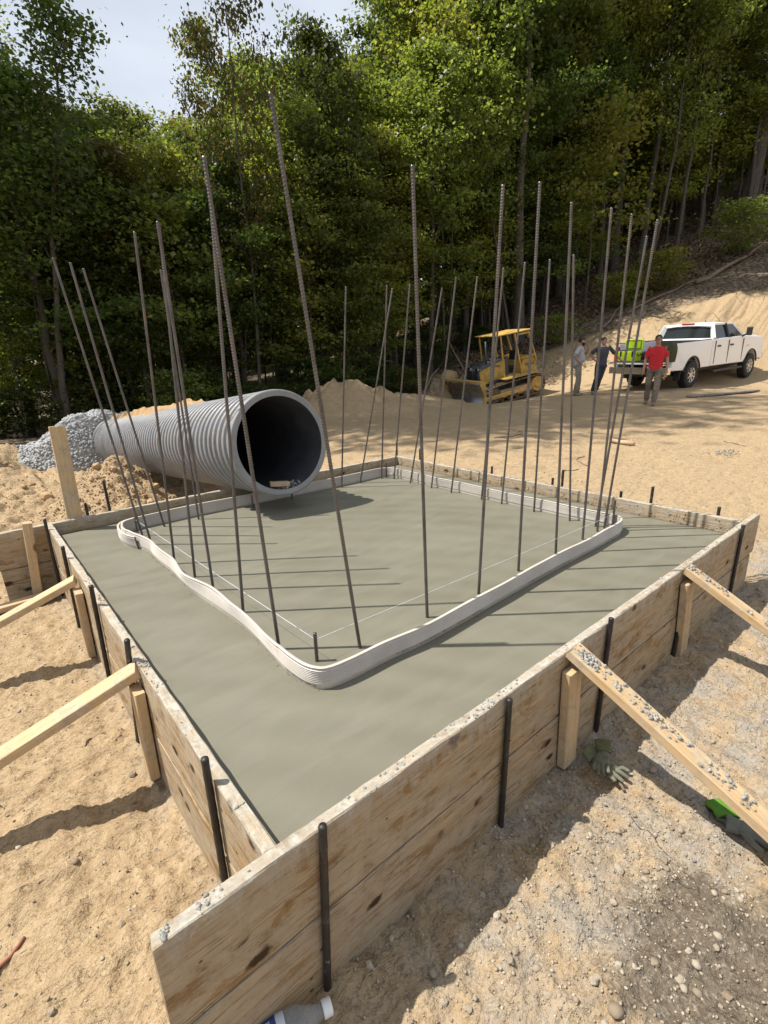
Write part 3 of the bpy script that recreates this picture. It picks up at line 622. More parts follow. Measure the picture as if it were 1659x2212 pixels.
# back left corner
lumber('wood_post', (-.20,3.43,-.45), (-.155,3.43,.155), .06, .038, 'split topped lumber post against the back form wall, left of the corner', 'post', 79, (0,1,0))
lumber('wood_board', (.152,3.548,-.30), (.175,3.548,.807), .105, .038, 'tall upright board nailed behind the back form wall', 'board', 80, (0,1,0))
lumber('wood_board', (-.58,3.30,-.395), (-.10,3.36,-.40), .089, .038, 'loose lumber board lying at the foot of the back form wall', 'board', 85)
# ================================================================== REBAR, WATERSTOP, STRING
def rebar_mesh(L, name='rebar'):
    r0, r1, sp = .0072, .0087, .0115; rows = [(.0005, L), (r0, L-.0005)]; z = L-.006; rings = []
    while z > -.06: rings += [(r0, z+.0035), (r1, z+.0012), (r1, z-.0012), (r0, z-.0035)]; z -= sp
    mb = MB(); mb.lathe([(.0004, L+.0003)]+[(r0, L)]+rings+[(r0, -.07)], 7)
    # ribs lie at a slant
    V = mb.v; mb.v = [(x, y, zz + (x*.3 if zz < L-.01 else 0)) for x, y, zz in V]
    return mb.mesh(name, MT['rebar'], True)
RB = rebar_mesh(1.9)
def rebar(b, t, label):
    b = Vector(b); t = Vector(t); d = t-b; o = link('rebar', RB, None, b); o.rotation_euler = d.to_track_quat('Z', 'Y').to_euler(); o.rotation_euler.rotate_axis('Z', random.Random(int(b.x*997+b.y*131)).uniform(0, 6.28))
    o.scale = (1, 1, d.length/1.9); tag(o, label, 'rebar', 'upright rebar dowels around the slab'); return o
left = [((.50,.91),(.43,.94,1.88)), ((.53,1.34),(.60,1.31,1.88)), ((.52,1.70),(.51,1.71,1.85)), ((.51,1.96),(.59,1.93,1.88)), ((.49,2.26),(.56,2.24,1.91)), ((.49,2.75),(.33,2.78,1.82)), ((.50,3.01),(.29,3.04,1.88))]
near = [((.77,.67),(.60,.77,2.04)), ((1.18,.66),(1.14,.69,1.92)), ((1.56,.65),(1.59,.61,1.91)), ((1.96,.68),(1.96,.68,2.0)), ((2.36,.68),(2.33,.73,1.98)), ((2.71,.69),(2.70,.70,2.0)), ((2.93,.70),(2.93,.69,2.0)), ((3.03,.70),(3.075,.60,1.97))]
back = [((.69,3.10),(.47,3.15,1.85)), ((.96,3.09),(.95,3.09,1.87)), ((2.40,3.08),(2.51,3.0,1.84)), ((2.64,3.09),(2.92,2.84,1.83)), ((2.92,3.08),(3.0,3.01,1.88))]
far = [((3.0,2.97),(3.14,2.84,1.88)), ((2.99,2.71),(3.20,2.48,1.81)), ((3.0,2.42),(3.14,2.26,1.87)), ((3.0,2.16),(3.12,2.01,1.84)), ((3.01,1.81),(3.08,1.72,1.86)), ((3.02,1.60),(3.07,1.52,1.87)), ((3.02,1.28),(3.02,1.28,1.85)), ((3.01,.96),(2.95,1.06,1.84)), ((3.02,.76),(3.07,.65,1.89))]
for nm, rows, ph in (('left', left, 'upright rebar of the left row, {} from the camera'), ('near', near, 'upright rebar along the near waterstop run, {} from the left'), ('back', back, 'upright rebar of the back row by the pipe, {} from the left'), ('far', far, 'upright rebar of the far row, {} from the far corner')):
    for i, (b, t) in enumerate(rows): rebar((*b, 0), t, ph.format(ORD[i]))
SB = rebar_mesh(.16, 'rebar_stub')
for (x, y, h, s) in [(.574,.717,.137, 'short rebar stub in the near corner of the waterstop, string tied to it'), (2.985,3.075,.165, 'short rebar stub at the far corner of the waterstop'), (3.06,.655,.215, 'short rebar stub at the right corner of the waterstop'), (.49,3.10,.125, 'short rebar stub at the left corner of the waterstop'), (1.443,3.09,.11, 'short rebar stub standing under the left edge of the pipe'), (1.83,3.07,.085, 'tiny rebar stub under the middle of the pipe mouth')]:
    o = link('rebar_stub', SB, None, (x, y, 0)); o.scale = (1, 1, h/.16); tag(o, s, 'rebar stub', 'short rebar stubs')
def wire(name, pts, r, mat, parent=None, n=5): return MB().tube(pts, r, n).build(name, mat, parent, True)
def sag(a, b, k=12, s=.004):
    a = Vector(a); b = Vector(b); return [a.lerp(b, i/k) - Vector((0,0,s*4*(i/k)*(1-i/k))) for i in range(k+1)]
tag(wire('string_line', sag((.574,.717,.105), (.49,3.10,.105)), .0009, MT['string']), 'white string stretched along the left waterstop run', 'string')
tag(wire('string_line', sag((.574,.717,.105), (3.06,.655,.110)), .0006, MT['string']), 'thin string stretched along the near waterstop run', 'string')

# waterstop: ribbed PVC ribbon swept round a wavy closed path
def catmull(P, closed=True, step=.012):
    P = [Vector(p) for p in P]; n = len(P); out = []
    for i in range(n if closed else n-1):
        p0, p1, p2, p3 = (P[(i-1) % n], P[i], P[(i+1) % n], P[(i+2) % n]) if closed else (P[max(i-1,0)], P[i], P[i+1], P[min(i+2,n-1)])
        k = max(2, int((p2-p1).length/step))
        for j in range(k):
            t = j/k; out.append(.5*((2*p1)+(-p0+p2)*t+(2*p0-5*p1+4*p2-p3)*t*t+(-p0+3*p1-3*p2+p3)*t**3))
    if not closed: out.append(P[-1])
    return out
WP = [(.515,.527),(.62,.515),(.80,.514),(1.0,.502),(1.24,.506),(1.52,.519),(1.85,.532),(2.23,.541),(2.66,.547),(2.90,.552),(3.02,.575),(3.085,.635),(3.085,.74),(3.07,.95),(3.068,1.27),(3.06,1.6),(3.062,2.1),(3.05,2.42),(3.058,2.75),(3.06,2.98),(3.02,3.10),(2.92,3.135),(2.6,3.135),(2.28,3.145),(1.8,3.165),(1.34,3.18),(1.0,3.195),(.70,3.195),(.52,3.19),(.42,3.15),(.378,3.06),(.366,2.95),(.386,2.80),(.415,2.67),(.432,2.54),(.428,2.42),(.428,2.30),(.434,2.14),(.432,2.02),(.428,1.92),(.427,1.78),(.433,1.66),(.443,1.52),(.457,1.38),(.468,1.22),(.466,1.05),(.452,.87),(.442,.74),(.448,.63),(.470,.565)]
def ribbon(path, closed, top, off=0.0, lean=None, seed=1):
    n = len(path); V = []; 
    zs = np.concatenate([np.linspace(-.02, .26, 6), np.linspace(.27, .93, 50), np.linspace(.94, 1, 4)]); g = np.random.RandomState(seed)
    prof_o = []; prof_i = []
    for q in zs:
        rib = (.0060*max(0, math.sin(2*math.pi*(q-.27)*12.5))**.7 if .27 < q < .93 else 0) + (.004 if q > .95 else 0)
        prof_o.append(.0032+rib); prof_i.append(-.0032-rib)
    P = np.array([p[:2] for p in path])
    if closed: T = np.roll(P, -1, 0)-np.roll(P, 1, 0)
    else: T = np.gradient(P, axis=0)
    T /= np.linalg.norm(T, axis=1, keepdims=True); N = np.c_[T[:,1], -T[:,0]]
    s = np.r_[0, np.cumsum(np.linalg.norm(np.diff(P, axis=0), axis=1))]
    hgt = top*(1 + .06*vn(s*2.2, s*0, seed)); ln = (.018 + .022*np.exp(-((P[:,0]-.43)/.12)**2)*(P[:,1] > .8)*(P[:,1] < 2.9))*vn(s*3.4, s*0+5, seed) + (lean(P) if lean else 0)
    K = len(zs)*2; V = np.zeros((n, K, 3))
    for j, q in enumerate(zs):
        for (row, pr) in ((j, prof_o[j]), (K-1-j, prof_i[j])):
            V[:,row,:2] = P + N*(pr+off) + N*(ln*max(q, 0)**1.5)[:,None]; V[:,row,2] = q*hgt
    idx = np.arange(n*K).reshape(n, K); a = idx; b = np.roll(idx, -1, 0)
    if not closed: a = a[:-1]; b = b[:-1]
    F = np.stack([a, np.roll(a, -1, 1), np.roll(b, -1, 1), b], -1).reshape(-1, 4)
    return V.reshape(-1, 3), F, P, N, s, hgt, ln
wp = catmull([(x, y, 0) for x, y in WP])
V, F, wP, wN, wS, wH, wL = ribbon(wp, True, .100)
ws_root = empty('waterstop', (.5, .5, 0)); tag(ws_root, 'white ribbed plastic waterstop strip standing in a wavy loop in the concrete', 'waterstop')
def child_world(o, parent):
    o.parent = parent; o.matrix_parent_inverse = Matrix.Translation(-Vector(parent.location)); return o
child_world(link('ribbed_strip', npmesh('ribbed_strip', V, F, MT['pvc'], False)), ws_root)
lap = catmull([(.52,3.205,0),(.42,3.165,0),(.368,3.07,0),(.352,2.95,0),(.364,2.82,0),(.398,2.72,0)], False)
V, F, *_ = ribbon(lap, False, .094, .006, None, 4); child_world(link('lapped_end', npmesh('lapped_end', V, F, MT['pvc'], False)), ws_root)
def strip_text(txt, s0, size, z0):
    me = text_mesh(txt, size); n = len(me.vertices); co = np.zeros(n*3); me.vertices.foreach_get('co', co); co = co.reshape(-1, 3)
    ss = s0 + co[:,0]; L = wS[-1] + .012; ss = np.mod(ss, L); i = np.clip(np.searchsorted(wS, ss)-1, 0, len(wS)-2); t = (ss-wS[i])/(wS[i+1]-wS[i])
    P = wP[i]*(1-t[:,None])+wP[i+1]*t[:,None]; N = wN[i]*(1-t[:,None])+wN[i+1]*t[:,None]; z = z0+co[:,1]; q = z/.1
    ln = wL[i]; P = P + N*.0042 + N*(ln*q**1.5)[:,None]
    me.vertices.foreach_set('co', np.c_[P, z].ravel()); me.update(); me.materials.append(MT['ink'])
    return child_world(link('printed_lettering', me), ws_root)
LW = wS[-1]
g = np.random.RandomState(15); k = 900; i_ = g.randint(0, len(wP), k); sgn = np.where(g.rand(k) < .75, 1, -1)
P = np.c_[wP[i_] + wN[i_]*(sgn*(.006+np.abs(g.normal(0, .006, k))))[:,None], np.full(k, -.0005)]
o = link('cement_paste', scatter_mesh('cement_paste', P, g.uniform(.002, .006, k), MT['concrete'], 16, (1, .9, .35))); child_world(o, ws_root); tag(o, kind='stuff')
strip_text('CALL 1-800-325-9504  KIPPS  03', -.235, .0135, .008)
strip_text('PC  WESTEC 327110 5  MC 162-6  100 WESTEX E  100%  PC 68 CO  CHICS 303-30  CALL  1-800-325-9504  0', .33, .0125, .010)
strip_text('PC  WESTEC 327110 5  MC 162-6  100 WESTEX E  100%  PC 68 CO  1-800-325-9504  0', 1.32, .0125, .010)
strip_text('PC  WESTEC 327110 5  MC 162-6', 2.25, .0125, .010)

# ================================================================== PIPE
PA = Vector((1.605, 2.761, .5814)); PB = Vector((1.775, 9.05, -.11)); PD = (PB-PA).normalized(); PL = (PB-PA).length
pipe = empty('corrugated_pipe', (PA.x, PA.y, PA.z-.434)); tag(pipe, 'large grey corrugated plastic culvert pipe with its open end over the slab', 'pipe')
RO, RI, PT = .4336, .381, .110
MT['liner'] = simple('shaded_pipe_liner', (0.06, 0.063, 0.07), .5, var=.3, scale=6)  # pipe grey darkened: the shade inside the pipe is put into this colour
prof = [(RI, .004), (RO-.016, 0), (RO-.006, .003), (RO-.001, .010), (RO, .02), (RO, .080), (RO-.004, .090), (RO-.020, .102), (RO-.046, .110)]
h = .112
while h < PL-.1:
    for k, q in enumerate([0, .28, .35, .42, .50, .70, .78, .85, .92]):
        f = [0, .0, .5, .9, 1, 1, .9, .5, .0][k]; prof.append((RO-.046+.045*f, h+q*PT))
    h += PT
prof.append((RO-.04, h))
mb = MB(); mb.lathe(prof, 128, PA, PD); child_world(mb.build('barrel', MT['hdpe'], None, False), pipe)
inn = [(RI, .004)]; h2 = .03
while h2 < PL: inn += [(RI-.001, h2), (RI-.002, h2+PT*.4), (RI-.002, h2+PT*.6), (RI-.001, h2+PT*.95)]; h2 += PT
inn += [(.02, PL-.05)]
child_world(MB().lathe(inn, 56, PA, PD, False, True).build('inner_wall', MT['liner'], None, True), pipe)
# far collar where the next length begins, under the stone
child_world(MB().lathe([(RO-.04, PL-.02), (RO+.02, PL-.02), (RO+.02, PL+.25), (RO-.02, PL+.26)], 48, PA, PD).build('coupling', MT['hdpe'], None, True), pipe)
nxt = []; h2 = PL+.26
while h2 < PL+2.6: nxt += [(RO-.050, h2), (RO-.004, h2+PT*.3), (RO-.004, h2+PT*.65), (RO-.050, h2+PT*.95)]; h2 += PT
o = MB().lathe(nxt, 48, PA, PD, True, True).build('corrugated_pipe', MT['hdpe'], None, True); tag(o, 'next length of grey corrugated pipe half buried under the crushed stone', 'pipe')
# scrap wood and mud in the mouth
def pipe_pt(h, ang, r): 
    x, y, z = frame(PD); 
    side = PD.cross(Vector((0,0,1))).normalized(); upv = side.cross(PD).normalized()
    return PA + PD*h + (side*math.sin(ang) - upv*math.cos(ang))*r
a = pipe_pt(.03, -.38, RI-.025); b_ = pipe_pt(.04, .14, RI-.03)
o = plank('wood_scrap', Vector((1.50, 2.83, .243)), Vector((1.655, 2.79, .228)), .06, .038, MT['lumber'], None, 91, (0,0,1), .001); tag(o, 'short offcut of lumber lying in the pipe mouth', 'wood scrap')
g = np.random.RandomState(5); k = 60; an = g.uniform(-.1, .42, k); hh = g.uniform(.02, .18, k)
P = np.array([pipe_pt(hh[i], an[i], RI-.006)[:] for i in range(k)]); o = link('mud_crumbs', scatter_mesh('mud_crumbs', P, g.uniform(.004, .016, k), MT['crumb'], 6)); child_world(o, pipe); tag(o, kind='stuff')
# soil thrown on top of the pipe: a lumpy blanket
nh, na = 90, 40; V = np.zeros((nh, na, 3)); 
for i in range(nh):
    h = .75+ (PL-1.2)*i/(nh-1) + .9
    for j in range(na):
        t = -1+2*j/(na-1); wid = .55*(0.55+.45*math.sin(math.pi*min(1, i/(nh-1)*1.0)))*(1+.8*float(vn(i*.16, 3.3, 2)))
        ang = math.pi + t*wid - .12
        edge = (1-abs(t)**2.2)*min(1, i/7)*min(1, (nh-1-i)/7)
        r = RO-.03 + edge*(.075+.09*float(fbm(i*.18, j*.16, 4, 5)))
        V[i, j] = pipe_pt(h, ang, r)[:]
ii = np.arange(nh*na).reshape(nh, na); F = np.stack([ii[:-1,:-1], ii[1:,:-1], ii[1:,1:], ii[:-1,1:]], -1).reshape(-1, 4)
o = link('soil_cover', npmesh('soil_cover', V.reshape(-1, 3), F, MT['dirt'], True)); child_world(o, pipe); tag(o, kind='stuff')
# crushed stone round the far end of the pipe
def grav(x, y):
    dx = x-(PA.x + PD.x/PD.y*(y-PA.y)); along = np.clip((y-8.75)/.5, 0, 1)*np.clip((12.6-y)/1.2, 0, 1)
    base = np.exp(-(np.abs(dx+.12)/1.02)**3.0); return terrain(x, y, False)-.08 + along**.7*base*(.98-.10*np.clip(y-9.5, 0, 3))*(1+.25*fbm(x*1.6, y*1.6, 3, 7)) - (1-along)*.25
gxs = np.linspace(.2, 3.2, 90); gys = np.linspace(8.3, 12.8, 110); X, Y = np.meshgrid(gxs, gys, indexing='ij'); Z = grav(X, Y)
ii = np.arange(X.size).reshape(X.shape); F = np.stack([ii[:-1,:-1], ii[1:,:-1], ii[1:,1:], ii[:-1,1:]], -1).reshape(-1, 4)
pile = empty('gravel_pile', (1.7, 10.2, -.5)); tag(pile, 'heap of pale crushed stone burying the far end of the pipe', 'gravel pile')
core = child_world(link('pile_core', npmesh('pile_core', np.stack([X, Y, Z], -1).reshape(-1, 3), F, MT['crumb'], True)), pile)
g = np.random.RandomState(12); k = 24000; gx = g.uniform(.3, 3.1, k); gy = g.uniform(8.4, 12.4, k); gz = grav(gx, gy); tzv = terrain(gx, gy, False)
s = g.choice([.012,.017,.022,.028,.034], k); keep = gz > tzv+.0
o = link('crushed_stone', scatter_mesh('crushed_stone', np.c_[gx, gy, gz+s*.25][keep], s[keep], MT['gravel'], 13, (1, .85, .75), .22)); child_world(o, pile); tag(o, kind='stuff')
# ================================================================== TREES
def leaf_quads(C, D, per, size, seed, spread=.42, flat=.24, droop=.3):
    """C (n,3) spray centres, D (n,3) spray directions -> folded leaf blades"""
    g = np.random.RandomState(seed); n = len(C)*per
    c = np.repeat(C, per, 0); d = np.repeat(D, per, 0)
    off = g.normal(size=(n, 3))*spread; off[:,2] *= flat; t = g.uniform(-.6, .9, (n, 1)); c = c + off + d*t*spread*1.6
    c[:,2] -= droop*spread*np.abs(g.normal(size=n))
    nrm = g.normal(size=(n, 3))*.62; nrm[:,2] += .85; nrm /= np.linalg.norm(nrm, axis=1, keepdims=True)
    a = g.normal(size=(n, 3)) + d*.6; a -= nrm*(a*nrm).sum(1, keepdims=True); a /= np.linalg.norm(a, axis=1, keepdims=True); a[:,2] -= .25
    b = np.cross(nrm, a); s = size*g.uniform(.5, 1.45, (n, 1))
    V = np.stack([c-a*s*.48, c+b*s*.40-a*s*.06-nrm*s*.07, c+a*s*.55, c-b*s*.40-a*s*.06-nrm*s*.07], 1).reshape(-1, 3)
    F = np.arange(n*4).reshape(n, 4); return V, F
def make_tree(seed, H, r0, cb, cr, limbs, per, size, shape='oval', up=.5, lean=.02, twig=3, spread=.34):
    """returns trunk mesh, crown mesh"""
    g = random.Random(seed); mb = MB(); k = 14; pth = []; wx = wy = 0
    for i in range(k+1):
        t = i/k; pth.append(Vector((wx, wy, H*t*.97))); wx += g.gauss(lean*H/k, H*.0035); wy += g.gauss(0, H*.0035)
    rad = [r0*(1-.93*(i/k)**.85)*(1.35 if i == 0 else 1) for i in range(k+1)]
    mb.tube([pth[0]-Vector((0,0,.5))]+pth, [rad[0]*1.2]+rad, 9)
    def at(t):
        f = t*k; i = min(int(f), k-1); return pth[i].lerp(pth[i+1], f-i), rad[i]*(1-(f-i))+rad[i+1]*(f-i)
    C = []; D = []
    for i in range(limbs):
        t = cb + (1-cb)*((i+.5)/limbs)**.92; q = (t-cb)/(1-cb)
        pf = {'oval': math.sin(math.pi*min(.98, .14+.84*q))**.7, 'cone': (1-q)**.6+.08, 'top': (.25+.75*q)*(1-q**6)+.1, 'even': (1-q**4)*.9+.1}[shape]
        L = cr*pf*g.uniform(.65, 1.2); az = i*2.399+g.uniform(-.5, .5); el = up*g.uniform(.5, 1.4)*(1-.3*q) + q*.35
        p, rr = at(min(t, .985)); d = Vector((math.cos(az)*math.cos(el), math.sin(az)*math.cos(el), math.sin(el))); pts = [p]; cur = p
        for j in range(5):
            d = (d+Vector((g.gauss(0,.13), g.gauss(0,.13), g.gauss(-.03,.10)))).normalized(); cur = cur+d*L/5; pts.append(cur)
        mb.tube(pts, [max(.006, rr*.45*(1-j/5.6)) for j in range(6)], 5, False)
        for j in range(1, 6):
            for s in range(twig if j > 1 else 2):
                a2 = az+g.uniform(-1.5, 1.5); l2 = L*g.uniform(.12, .42)*(1.1-.1*j); e2 = g.uniform(-.25, .6)
                d2 = Vector((math.cos(a2)*math.cos(e2), math.sin(a2)*math.cos(e2), math.sin(e2))); e = pts[j]+d2*l2
                if s < 2: mb.tube([pts[j], pts[j].lerp(e, .5)+Vector((0,0,.03)), e], [.012, .008, .003], 3, False)
                C.append(e[:]); D.append(d2[:])
                if l2 > .7: C.append(pts[j].lerp(e, .55)[:]); D.append(d2[:])
    V, F = leaf_quads(np.array(C), np.array(D), per, size, seed, spread)
    return mb.mesh('trunk', MT['bark'], True), npmesh('crown', V, F, MT['leaf_green'])
TT = {
 'edge': [make_tree(201, 14, .17, .22, 3.1, 30, 44, .15, 'oval', .45), make_tree(202, 14, .19, .26, 3.4, 28, 44, .15, 'even', .5), make_tree(203, 14, .15, .30, 2.6, 26, 44, .145, 'oval', .6)],
 'tall': [make_tree(211, 18, .22, .46, 3.7, 27, 44, .16, 'oval', .55), make_tree(212, 18, .25, .50, 4.0, 25, 44, .16, 'even', .5)],
 'high': [make_tree(221, 22, .30, .50, 4.3, 27, 38, .18, 'oval', .5), make_tree(222, 22, .27, .56, 4.0, 25, 38, .18, 'even', .6)],
 'shade': [make_tree(225, 22, .30, .50, 4.0, 22, 9, .20, 'oval', .5), make_tree(226, 22, .27, .52, 3.8, 22, 9, .20, 'even', .6)],
 'pole': [make_tree(261, 14, .075, .55, 1.9, 16, 14, .14, 'oval', .7, .01, 4), make_tree(262, 14, .065, .62, 1.7, 14, 14, .14, 'even', .7, .02, 4)],
 'thin': [make_tree(231, 15, .12, .30, 2.2, 24, 13, .14, 'oval', .8, .0, 4), make_tree(232, 15, .11, .42, 2.0, 22, 13, .14, 'even', .8, .01, 4)],
 'sap':  [make_tree(241, 7, .055, .22, 1.9, 18, 18, .12, 'even', .25, .02, 4, .32), make_tree(242, 7, .05, .35, 1.7, 16, 18, .12, 'oval', .2, .03, 4, .32)],
 'shrub':[make_tree(251, 2.6, .028, .08, 1.25, 14, 15, .10, 'even', .5, .0, 4, .24), make_tree(252, 2.2, .025, .06, 1.1, 14, 15, .10, 'oval', .6, .0, 4, .26)],
}
CH = {k: [float(max(v.co.z for v in c.vertices)) for _, c in L] for k, L in TT.items()}
def plant(kind, var, x, y, H, label, group=None, leaf=None, wide=1.0, rz=None, lean=(0,0), name='tree', rnd=random.Random(77), z=None, tr=1.0):
    tm, cm = TT[kind][var % len(TT[kind])]; H0 = CH[kind][var % len(TT[kind])]; s = H/H0
    w = s**.6*wide if s > 1 else s**.8*wide
    root = empty(name, (x, y, (tz(x, y) if z is None else z)-.05), (lean[0], lean[1], rnd.uniform(0, 6.28) if rz is None else rz)); root.scale = (w, w, s)
    a = link('stem' if kind == 'shrub' else 'trunk', tm, root); a.scale = (tr, tr, 1); b = link('foliage' if kind == 'shrub' else 'crown', cm, root)
    if leaf and leaf != 'leaf_green': b.material_slots[0].link = 'OBJECT'; b.material_slots[0].material = MT[leaf]
    tag(root, label, 'shrub' if kind == 'shrub' else 'tree', group); return root
def polar(th, v):
    """th = degrees to the left of the view axis, v = distance along it"""
    return uv2w(-math.tan(R(th))*v, v)
SKY = [(-45,38),(-8,38),(-4,36),(-1.6,31),(0.5,26.5),(2,25.2),(3.5,28),(6.5,28.5),(8,27),(9.8,25),(11.5,27),(13.5,29),(16,28.5),(17.5,25),(19.5,23),(21.5,22.3),(23.5,21.5),(26,20.6),(27.5,21.5),(29,25.8),(31,28),(34,29),(50,29)]
def sky_el(th):
    for (a, ea), (b, eb) in zip(SKY, SKY[1:]):
        if a <= th <= b: return ea+(eb-ea)*(th-a)/(b-a)
    return 30
def v0(th):
    pts_ = [(-50,36),(-36,33),(-22,31),(-14,27.5),(-8,25),(-3,22.5),(5,20.5),(14,19),(24,17.5),(30,16.5),(50,16)]
    for (a, ea), (b, eb) in zip(pts_, pts_[1:]):
        if a <= th <= b: return ea+(eb-ea)*(th-a)/(b-a)
    return 25
rnd = random.Random(42)
def ordw(i):
    a = ['first','second','third','fourth','fifth','sixth','seventh','eighth','ninth','tenth','eleventh','twelfth','thirteenth','fourteenth','fifteenth','sixteenth','seventeenth','eighteenth','nineteenth','twentieth','thirtieth']
    t = ['','','twenty','thirty']
    n = i+1
    if n <= 20: return a[n-1]
    if n == 30: return a[20]
    return t[n//10]+'-'+a[n % 10-1]
def auto(kind, th, dv, frac, label, group, leaf=None, wide=1.0, hmin=5, hmax=27):
    v = v0(th)+dv; x, y = polar(th, v); g0 = tz(x, y); d = v/math.cos(R(th)); w = math.degrees(math.atan(2.6/d))
    el = min(sky_el(th+k*w) for k in (-1, -.6, -.3, 0, .3, .6, 1)) if th > -2 else sky_el(th)
    H = min(hmax, max(hmin, (CAM.z + d*math.tan(R(el))*frac - g0)/.99)); return plant(kind, rnd.randrange(3), x, y, H, label, group, leaf, wide)
LG = ['leaf_green','leaf_green','leaf_green','leaf_yellow','leaf_dark']
for i in range(21):                                   # first rank, leafy to the ground
    th = 37 - 76*(i+rnd.uniform(.15, .85))/21
    if th < -10: auto('tall', th, rnd.uniform(1, 3.5), rnd.uniform(.55, .85), f'leafy tree in the front rank of the wood, {ordw(i)} from the left', 'front rank of trees on the slope', rnd.choice(LG))
    else: auto('edge', th, rnd.uniform(.3, 2.5), rnd.uniform(.55, .85), f'leafy tree in the front rank of the wood, {ordw(i)} from the left', 'front rank of trees behind the clearing', rnd.choice(LG))
for i in range(26):
    th = 42 - 84*(i+rnd.uniform(.1, .9))/26; auto('tall' if rnd.random() < .6 or th < -8 else 'edge', th, rnd.uniform(3.5, 7), rnd.uniform(.8, .98), f'green tree a few trunks back in the wood, {ordw(i)} from the left', 'second rank of trees', rnd.choice(LG))
for i in range(30):
    th = 38 - 82*(i+rnd.uniform(.1, .9))/30; auto('tall' if rnd.random() < .5 else 'high', th, rnd.uniform(8, 14), rnd.uniform(.85, 1.0), f'tall tree deep in the wood closing the skyline, {ordw(i)} from the left', 'deep trees closing the skyline', rnd.choice(LG[:3]+['leaf_dark']), hmax=30)
for i in range(22):
    th = 38 - 82*(i+rnd.uniform(.1, .9))/22; auto('edge', th, rnd.uniform(13, 24), rnd.uniform(.6, .85), f'far tree at the back of the wood, {ordw(i)} from the left', 'far trees at the back of the wood', 'leaf_dark', 1.3, hmax=26)
# slender understorey and shrubs along the edge
for i in range(14):
    th = 40 - 52*(i+rnd.uniform(.1, .9))/14; v = v0(th)+rnd.uniform(-.3, 3); x, y = polar(th, v)
    plant('sap', i, x, y, rnd.uniform(4, 7.5), f'slender leafy sapling at the edge of the wood, {ordw(i)} from the left', 'saplings at the edge of the wood', rnd.choice(['leaf_green','leaf_yellow','leaf_green']), 1.15)
for i in range(20):
    th = 41 - 52*(i+rnd.uniform(.1, .9))/20; v = v0(th)+rnd.uniform(-1.2, 1.2); x, y = polar(th, v)
    plant('shrub', i, x, y, rnd.uniform(1.0, 2.4), f'low leafy shrub at the foot of the wood, {ordw(i)} from the left', 'shrubs at the foot of the wood', rnd.choice(['leaf_green','leaf_dark']), 1.2, name='shrub')  # dark leaf colour on some shrubs paints in the understorey shade
for i in range(26):
    th = 33 - 70*(i+rnd.uniform(.05, .95))/26; auto('pole', th, rnd.uniform(-.4, 5), rnd.uniform(.6, .9), f'slim bare pole of a young tree in the wood, {ordw(i)} from the left', 'slim young trees', rnd.choice(LG), hmax=17)
for i in range(16):
    th = -9 - 30*(i+rnd.uniform(.05, .95))/16; v = v0(th)+rnd.uniform(1, 9); x, y = polar(th, v)
    plant('sap', i, x, y, rnd.uniform(5, 10), f'understorey sapling on the wooded slope, {ordw(i)} from the left', 'saplings on the slope', rnd.choice(['leaf_green','leaf_yellow','leaf_dark']), 1.3)
# trees one can name
def named(kind, var, th, v, H, label, leaf=None, wide=1.0, lean=(0,0), rz=0): x, y = polar(th, v); return plant(kind, var, x, y, H, label, None, leaf, wide, rz, lean)
named('high', 0, -14.8, 27.0, 25, 'tall thick straight trunk rising behind the bulldozer cab', 'leaf_dark', .85)
named('thin', 1, -14.2, 26.2, 13, 'thin crooked tree leaning away from the thick trunk behind the bulldozer', 'leaf_green', .8, (R(-7), R(-9)))
named('sap', 1, -21.2, 28.5, 9.6, 'slender sapling with a sunlit pale crown above the two standing men', 'leaf_yellow', 1.25)
named('high', 1, -33.2, 34.5, 26, 'massive dark trunk high on the slope near the right edge', 'leaf_dark', 1.5, (R(3), R(4)))
named('thin', 0, -26.4, 31.5, 18, 'pale slim trunk bending near its foot on the slope above the truck bed', 'leaf_green', .9, (R(2), R(3)))
named('thin', 1, -28.6, 32.0, 19, 'pale slim straight trunk on the slope above the truck cab', 'leaf_green', .9, (R(1), R(2)))
named('thin', 0, 13.4, 18.8, 15.2, 'tall sparse browning tree overtopping the wood left of centre', 'leaf_brown', .62)
named('thin', 1, 15.6, 19.6, 12.6, 'second sparse browning tree beside the tallest one left of centre', 'leaf_brown', .6)
named('edge', 2, 5.8, 21.5, 13.2, 'round topped dark green tree standing clear on the skyline', 'leaf_dark', .8)
named('edge', 0, 20.8, 19.2, 9.3, 'small pale leaved tree on the low part of the skyline', 'leaf_yellow', .8)
named('edge', 1, 32.0, 16.3, 10.2, 'dark heavy crowned tree filling the left edge', 'leaf_dark', 1.2)
named('thin', 1, 24.5, 17.5, 8.8, 'browning thin tree right of the dark tree at the left edge', 'leaf_brown', 1.2)
# the tall trees left of the clearing that throw the dappled shade on the yard
for i, (x, y, H, sd_) in enumerate([(-.3,16.9,36,0), (-1.9,18.3,38,1), (-3.6,19.7,36,0), (-2.2,21.0,34,1)]):
    plant('shade', sd_, x, y, H, f'tall tree left of the clearing, {ordw(i)} from the yard', 'tall trees left of the clearing', 'leaf_dark', 1.12, 1.0+i)
x, y = polar(32.0, 15.6); plant('thin', 1, x, y, 11.5, 'dark trunk leaning left beside the gravel heap', None, 'leaf_dark', 1.0, 2.6, (R(2), R(-9)), tr=1.3)
